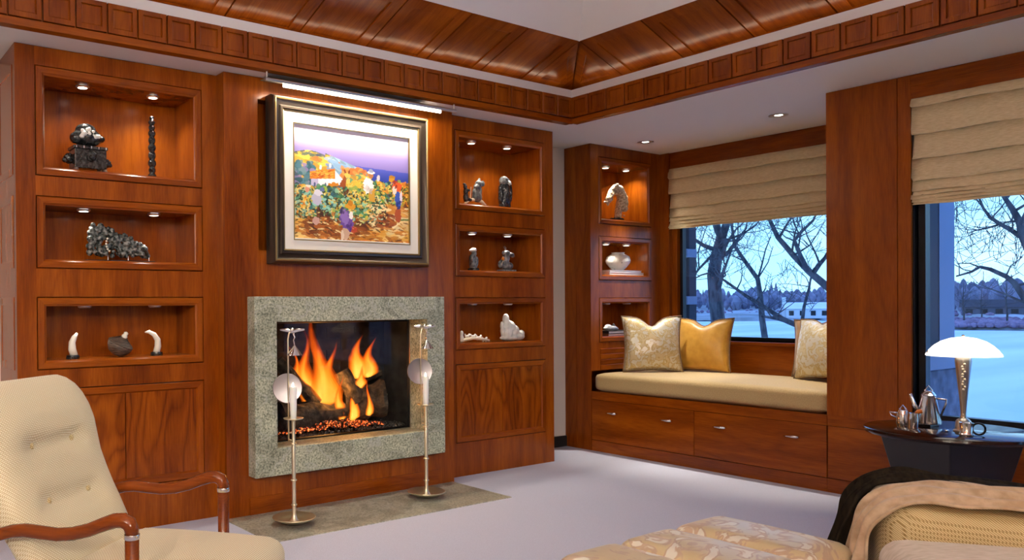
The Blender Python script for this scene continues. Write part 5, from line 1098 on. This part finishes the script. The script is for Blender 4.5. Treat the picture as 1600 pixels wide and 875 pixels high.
for key, lab, tw in (('A', 'thick forked bare tree trunk seen through the window seat window', 1.6), ('B', 'slim leaning bare tree behind the forked trunk', 1.5), ('C', 'bare tree with a heavy limb sloping in from the right of the window seat window', .8), ('D', 'low bare limbed tree reaching left above the ice', .8), ('E', 'bare spreading tree at the right edge, behind the lamp window', .8)):
    t_ = thing('bare_tree', lab, 'tree', LIMBS[key][0][0][:3], group='bare winter trees'); rg = random.Random(ord(key)); L = LIMBS[key]
    b = L[0][0]; obj('trunk', MB().tube([(b[0]+.2, b[1], -2.4)]+[p[:3] for p in L[0]], [b[3]*1.3]+[p[3] for p in L[0]], 9), 'bark', t_, smooth=True)
    for l in L[1:]: obj('limb', MB().tube([p[:3] for p in l], [p[3] for p in l], 7), 'bark', t_, smooth=True)
    m_ = MB()
    for l in L: twigs(m_, l[-5:] if l is L[0] else l, rg, 4, tw, 2)
    o = obj('twigs', m_, 'bark', t_); o['kind'] = 'stuff'
def small_tree(x, y, z, h, sd, label):
    t_ = thing('bare_tree', label, 'tree', (x, y, z), group='bare trees on the far shore'); rg = random.Random(sd)
    tr = [(x, y, z-.3, h*.022), (x+.02*h, y, z+h*.25, h*.018), (x, y+.02*h, z+h*.5, h*.014), (x-.02*h, y, z+h*.72, h*.009), (x, y, z+h*.95, h*.004)]
    obj('trunk', MB().tube([p[:3] for p in tr], [p[3] for p in tr], 7), 'bark', t_); m_ = MB(); twigs(m_, tr, rg, 14, h*.45, 2); o = obj('twigs', m_, 'bark', t_); o['kind'] = 'stuff'
for i, (azd, off, h, lab) in enumerate([(17.0, 6, 6.5, 'bare tree on the far bank, nearest the right picture edge'), (18.9, 8, 6.0, 'bare tree on the far bank above the scrub, second from right'), (20.0, 5, 4.5, 'small bare tree on the far bank just right of the blue porch pier'), (18.1, 16, 5.0, 'bare tree on the far meadow between two larger ones')]):
    a = math.radians(azd); r = D(a)+off; small_tree(r*math.cos(a), r*math.sin(a), bank_z(off), h, i+40, lab)
def house(label, a_deg, off, w, d, hh, rh, chim, col):
    a = math.radians(a_deg); r = D(a)+off; x, y, z = r*math.cos(a), r*math.sin(a), bank_z(off)-.2
    t_ = thing('lake_house', label, 'house', (x, y, z), a-PI/2); L = dict(local=True)
    obj('wall', MB().box(-w/2, w/2, -d/2, d/2, 0, hh), col, t_, **L)
    obj('roof', MB().prism([(-d/2-.4, hh), (d/2+.4, hh), (0, hh+rh)], 'x', -w/2-.4, w/2+.4), 'snow' if chim else 'ext_dark', t_, **L)
    n = int(w/2)
    for k in range(n):
        q = -w/2+w*(k+.5)/n; f = obj('window', MB().box(q-.5, q+.5, -d/2-.06, -d/2, hh*.3, hh*.8), 'ext_dark', t_, **L); obj('pane', MB().box(q-.4, q+.4, -d/2-.08, -d/2-.06, hh*.35, hh*.75), 'dark_glass', f, **L)
    if chim: obj('chimney', MB().box(-w/2-.9, -w/2-.1, -.5, .5, 0, hh+rh+1.2), col, t_, **L)
plain('house_white', (.75, .76, .8), .8); plain('house_grey', (.12, .12, .16), .8)
house('white lake house with chimney across the ice, right part of window seat window', 26.3, 4, 11, 6, 2.2, 1.5, True, 'house_white')
house('long low grey house on the far meadow behind the lamp window', 17.0, 38, 12, 6, 1.5, 1.3, False, 'house_grey')
# porch pier outside the lamp window and pilaster outside the window seat
PP = thing('porch_pier', 'pale blue plastered porch pier on a stone base outside the lamp window', 'pier', (6.6, 2.55, -1.2))
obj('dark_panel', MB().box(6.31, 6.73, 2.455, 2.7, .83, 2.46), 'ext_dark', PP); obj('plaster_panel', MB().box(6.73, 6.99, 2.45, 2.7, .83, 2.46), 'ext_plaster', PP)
obj('ledge', MB().box(6.31, 7.03, 2.39, 2.7, .70, .83), 'ext_plaster', PP, bevel=.01); obj('stone_base', MB().box(6.32, 7.0, 2.41, 2.7, -1.2, .70), 'ext_stone', PP, bevel=.01)
PS = thing('garden_pilaster', 'pale stone pilaster with dark joints just outside the window seat window', 'pilaster', (6.85, 4.6, -1.2))
obj('post', MB().box(6.8, 6.95, 4.56, 4.72, -1.2, 3), 'ext_plaster', PS); obj('dark_strip', MB().box(6.84, 6.95, 4.50, 4.56, -1.2, 3), 'ext_dark', PS)
for z in (.80, 1.17, 1.61, 2.05): obj('tie_stone', MB().box(6.79, 6.95, 4.49, 4.72, z, z+.078), 'ext_plaster', PS, bevel=.006)
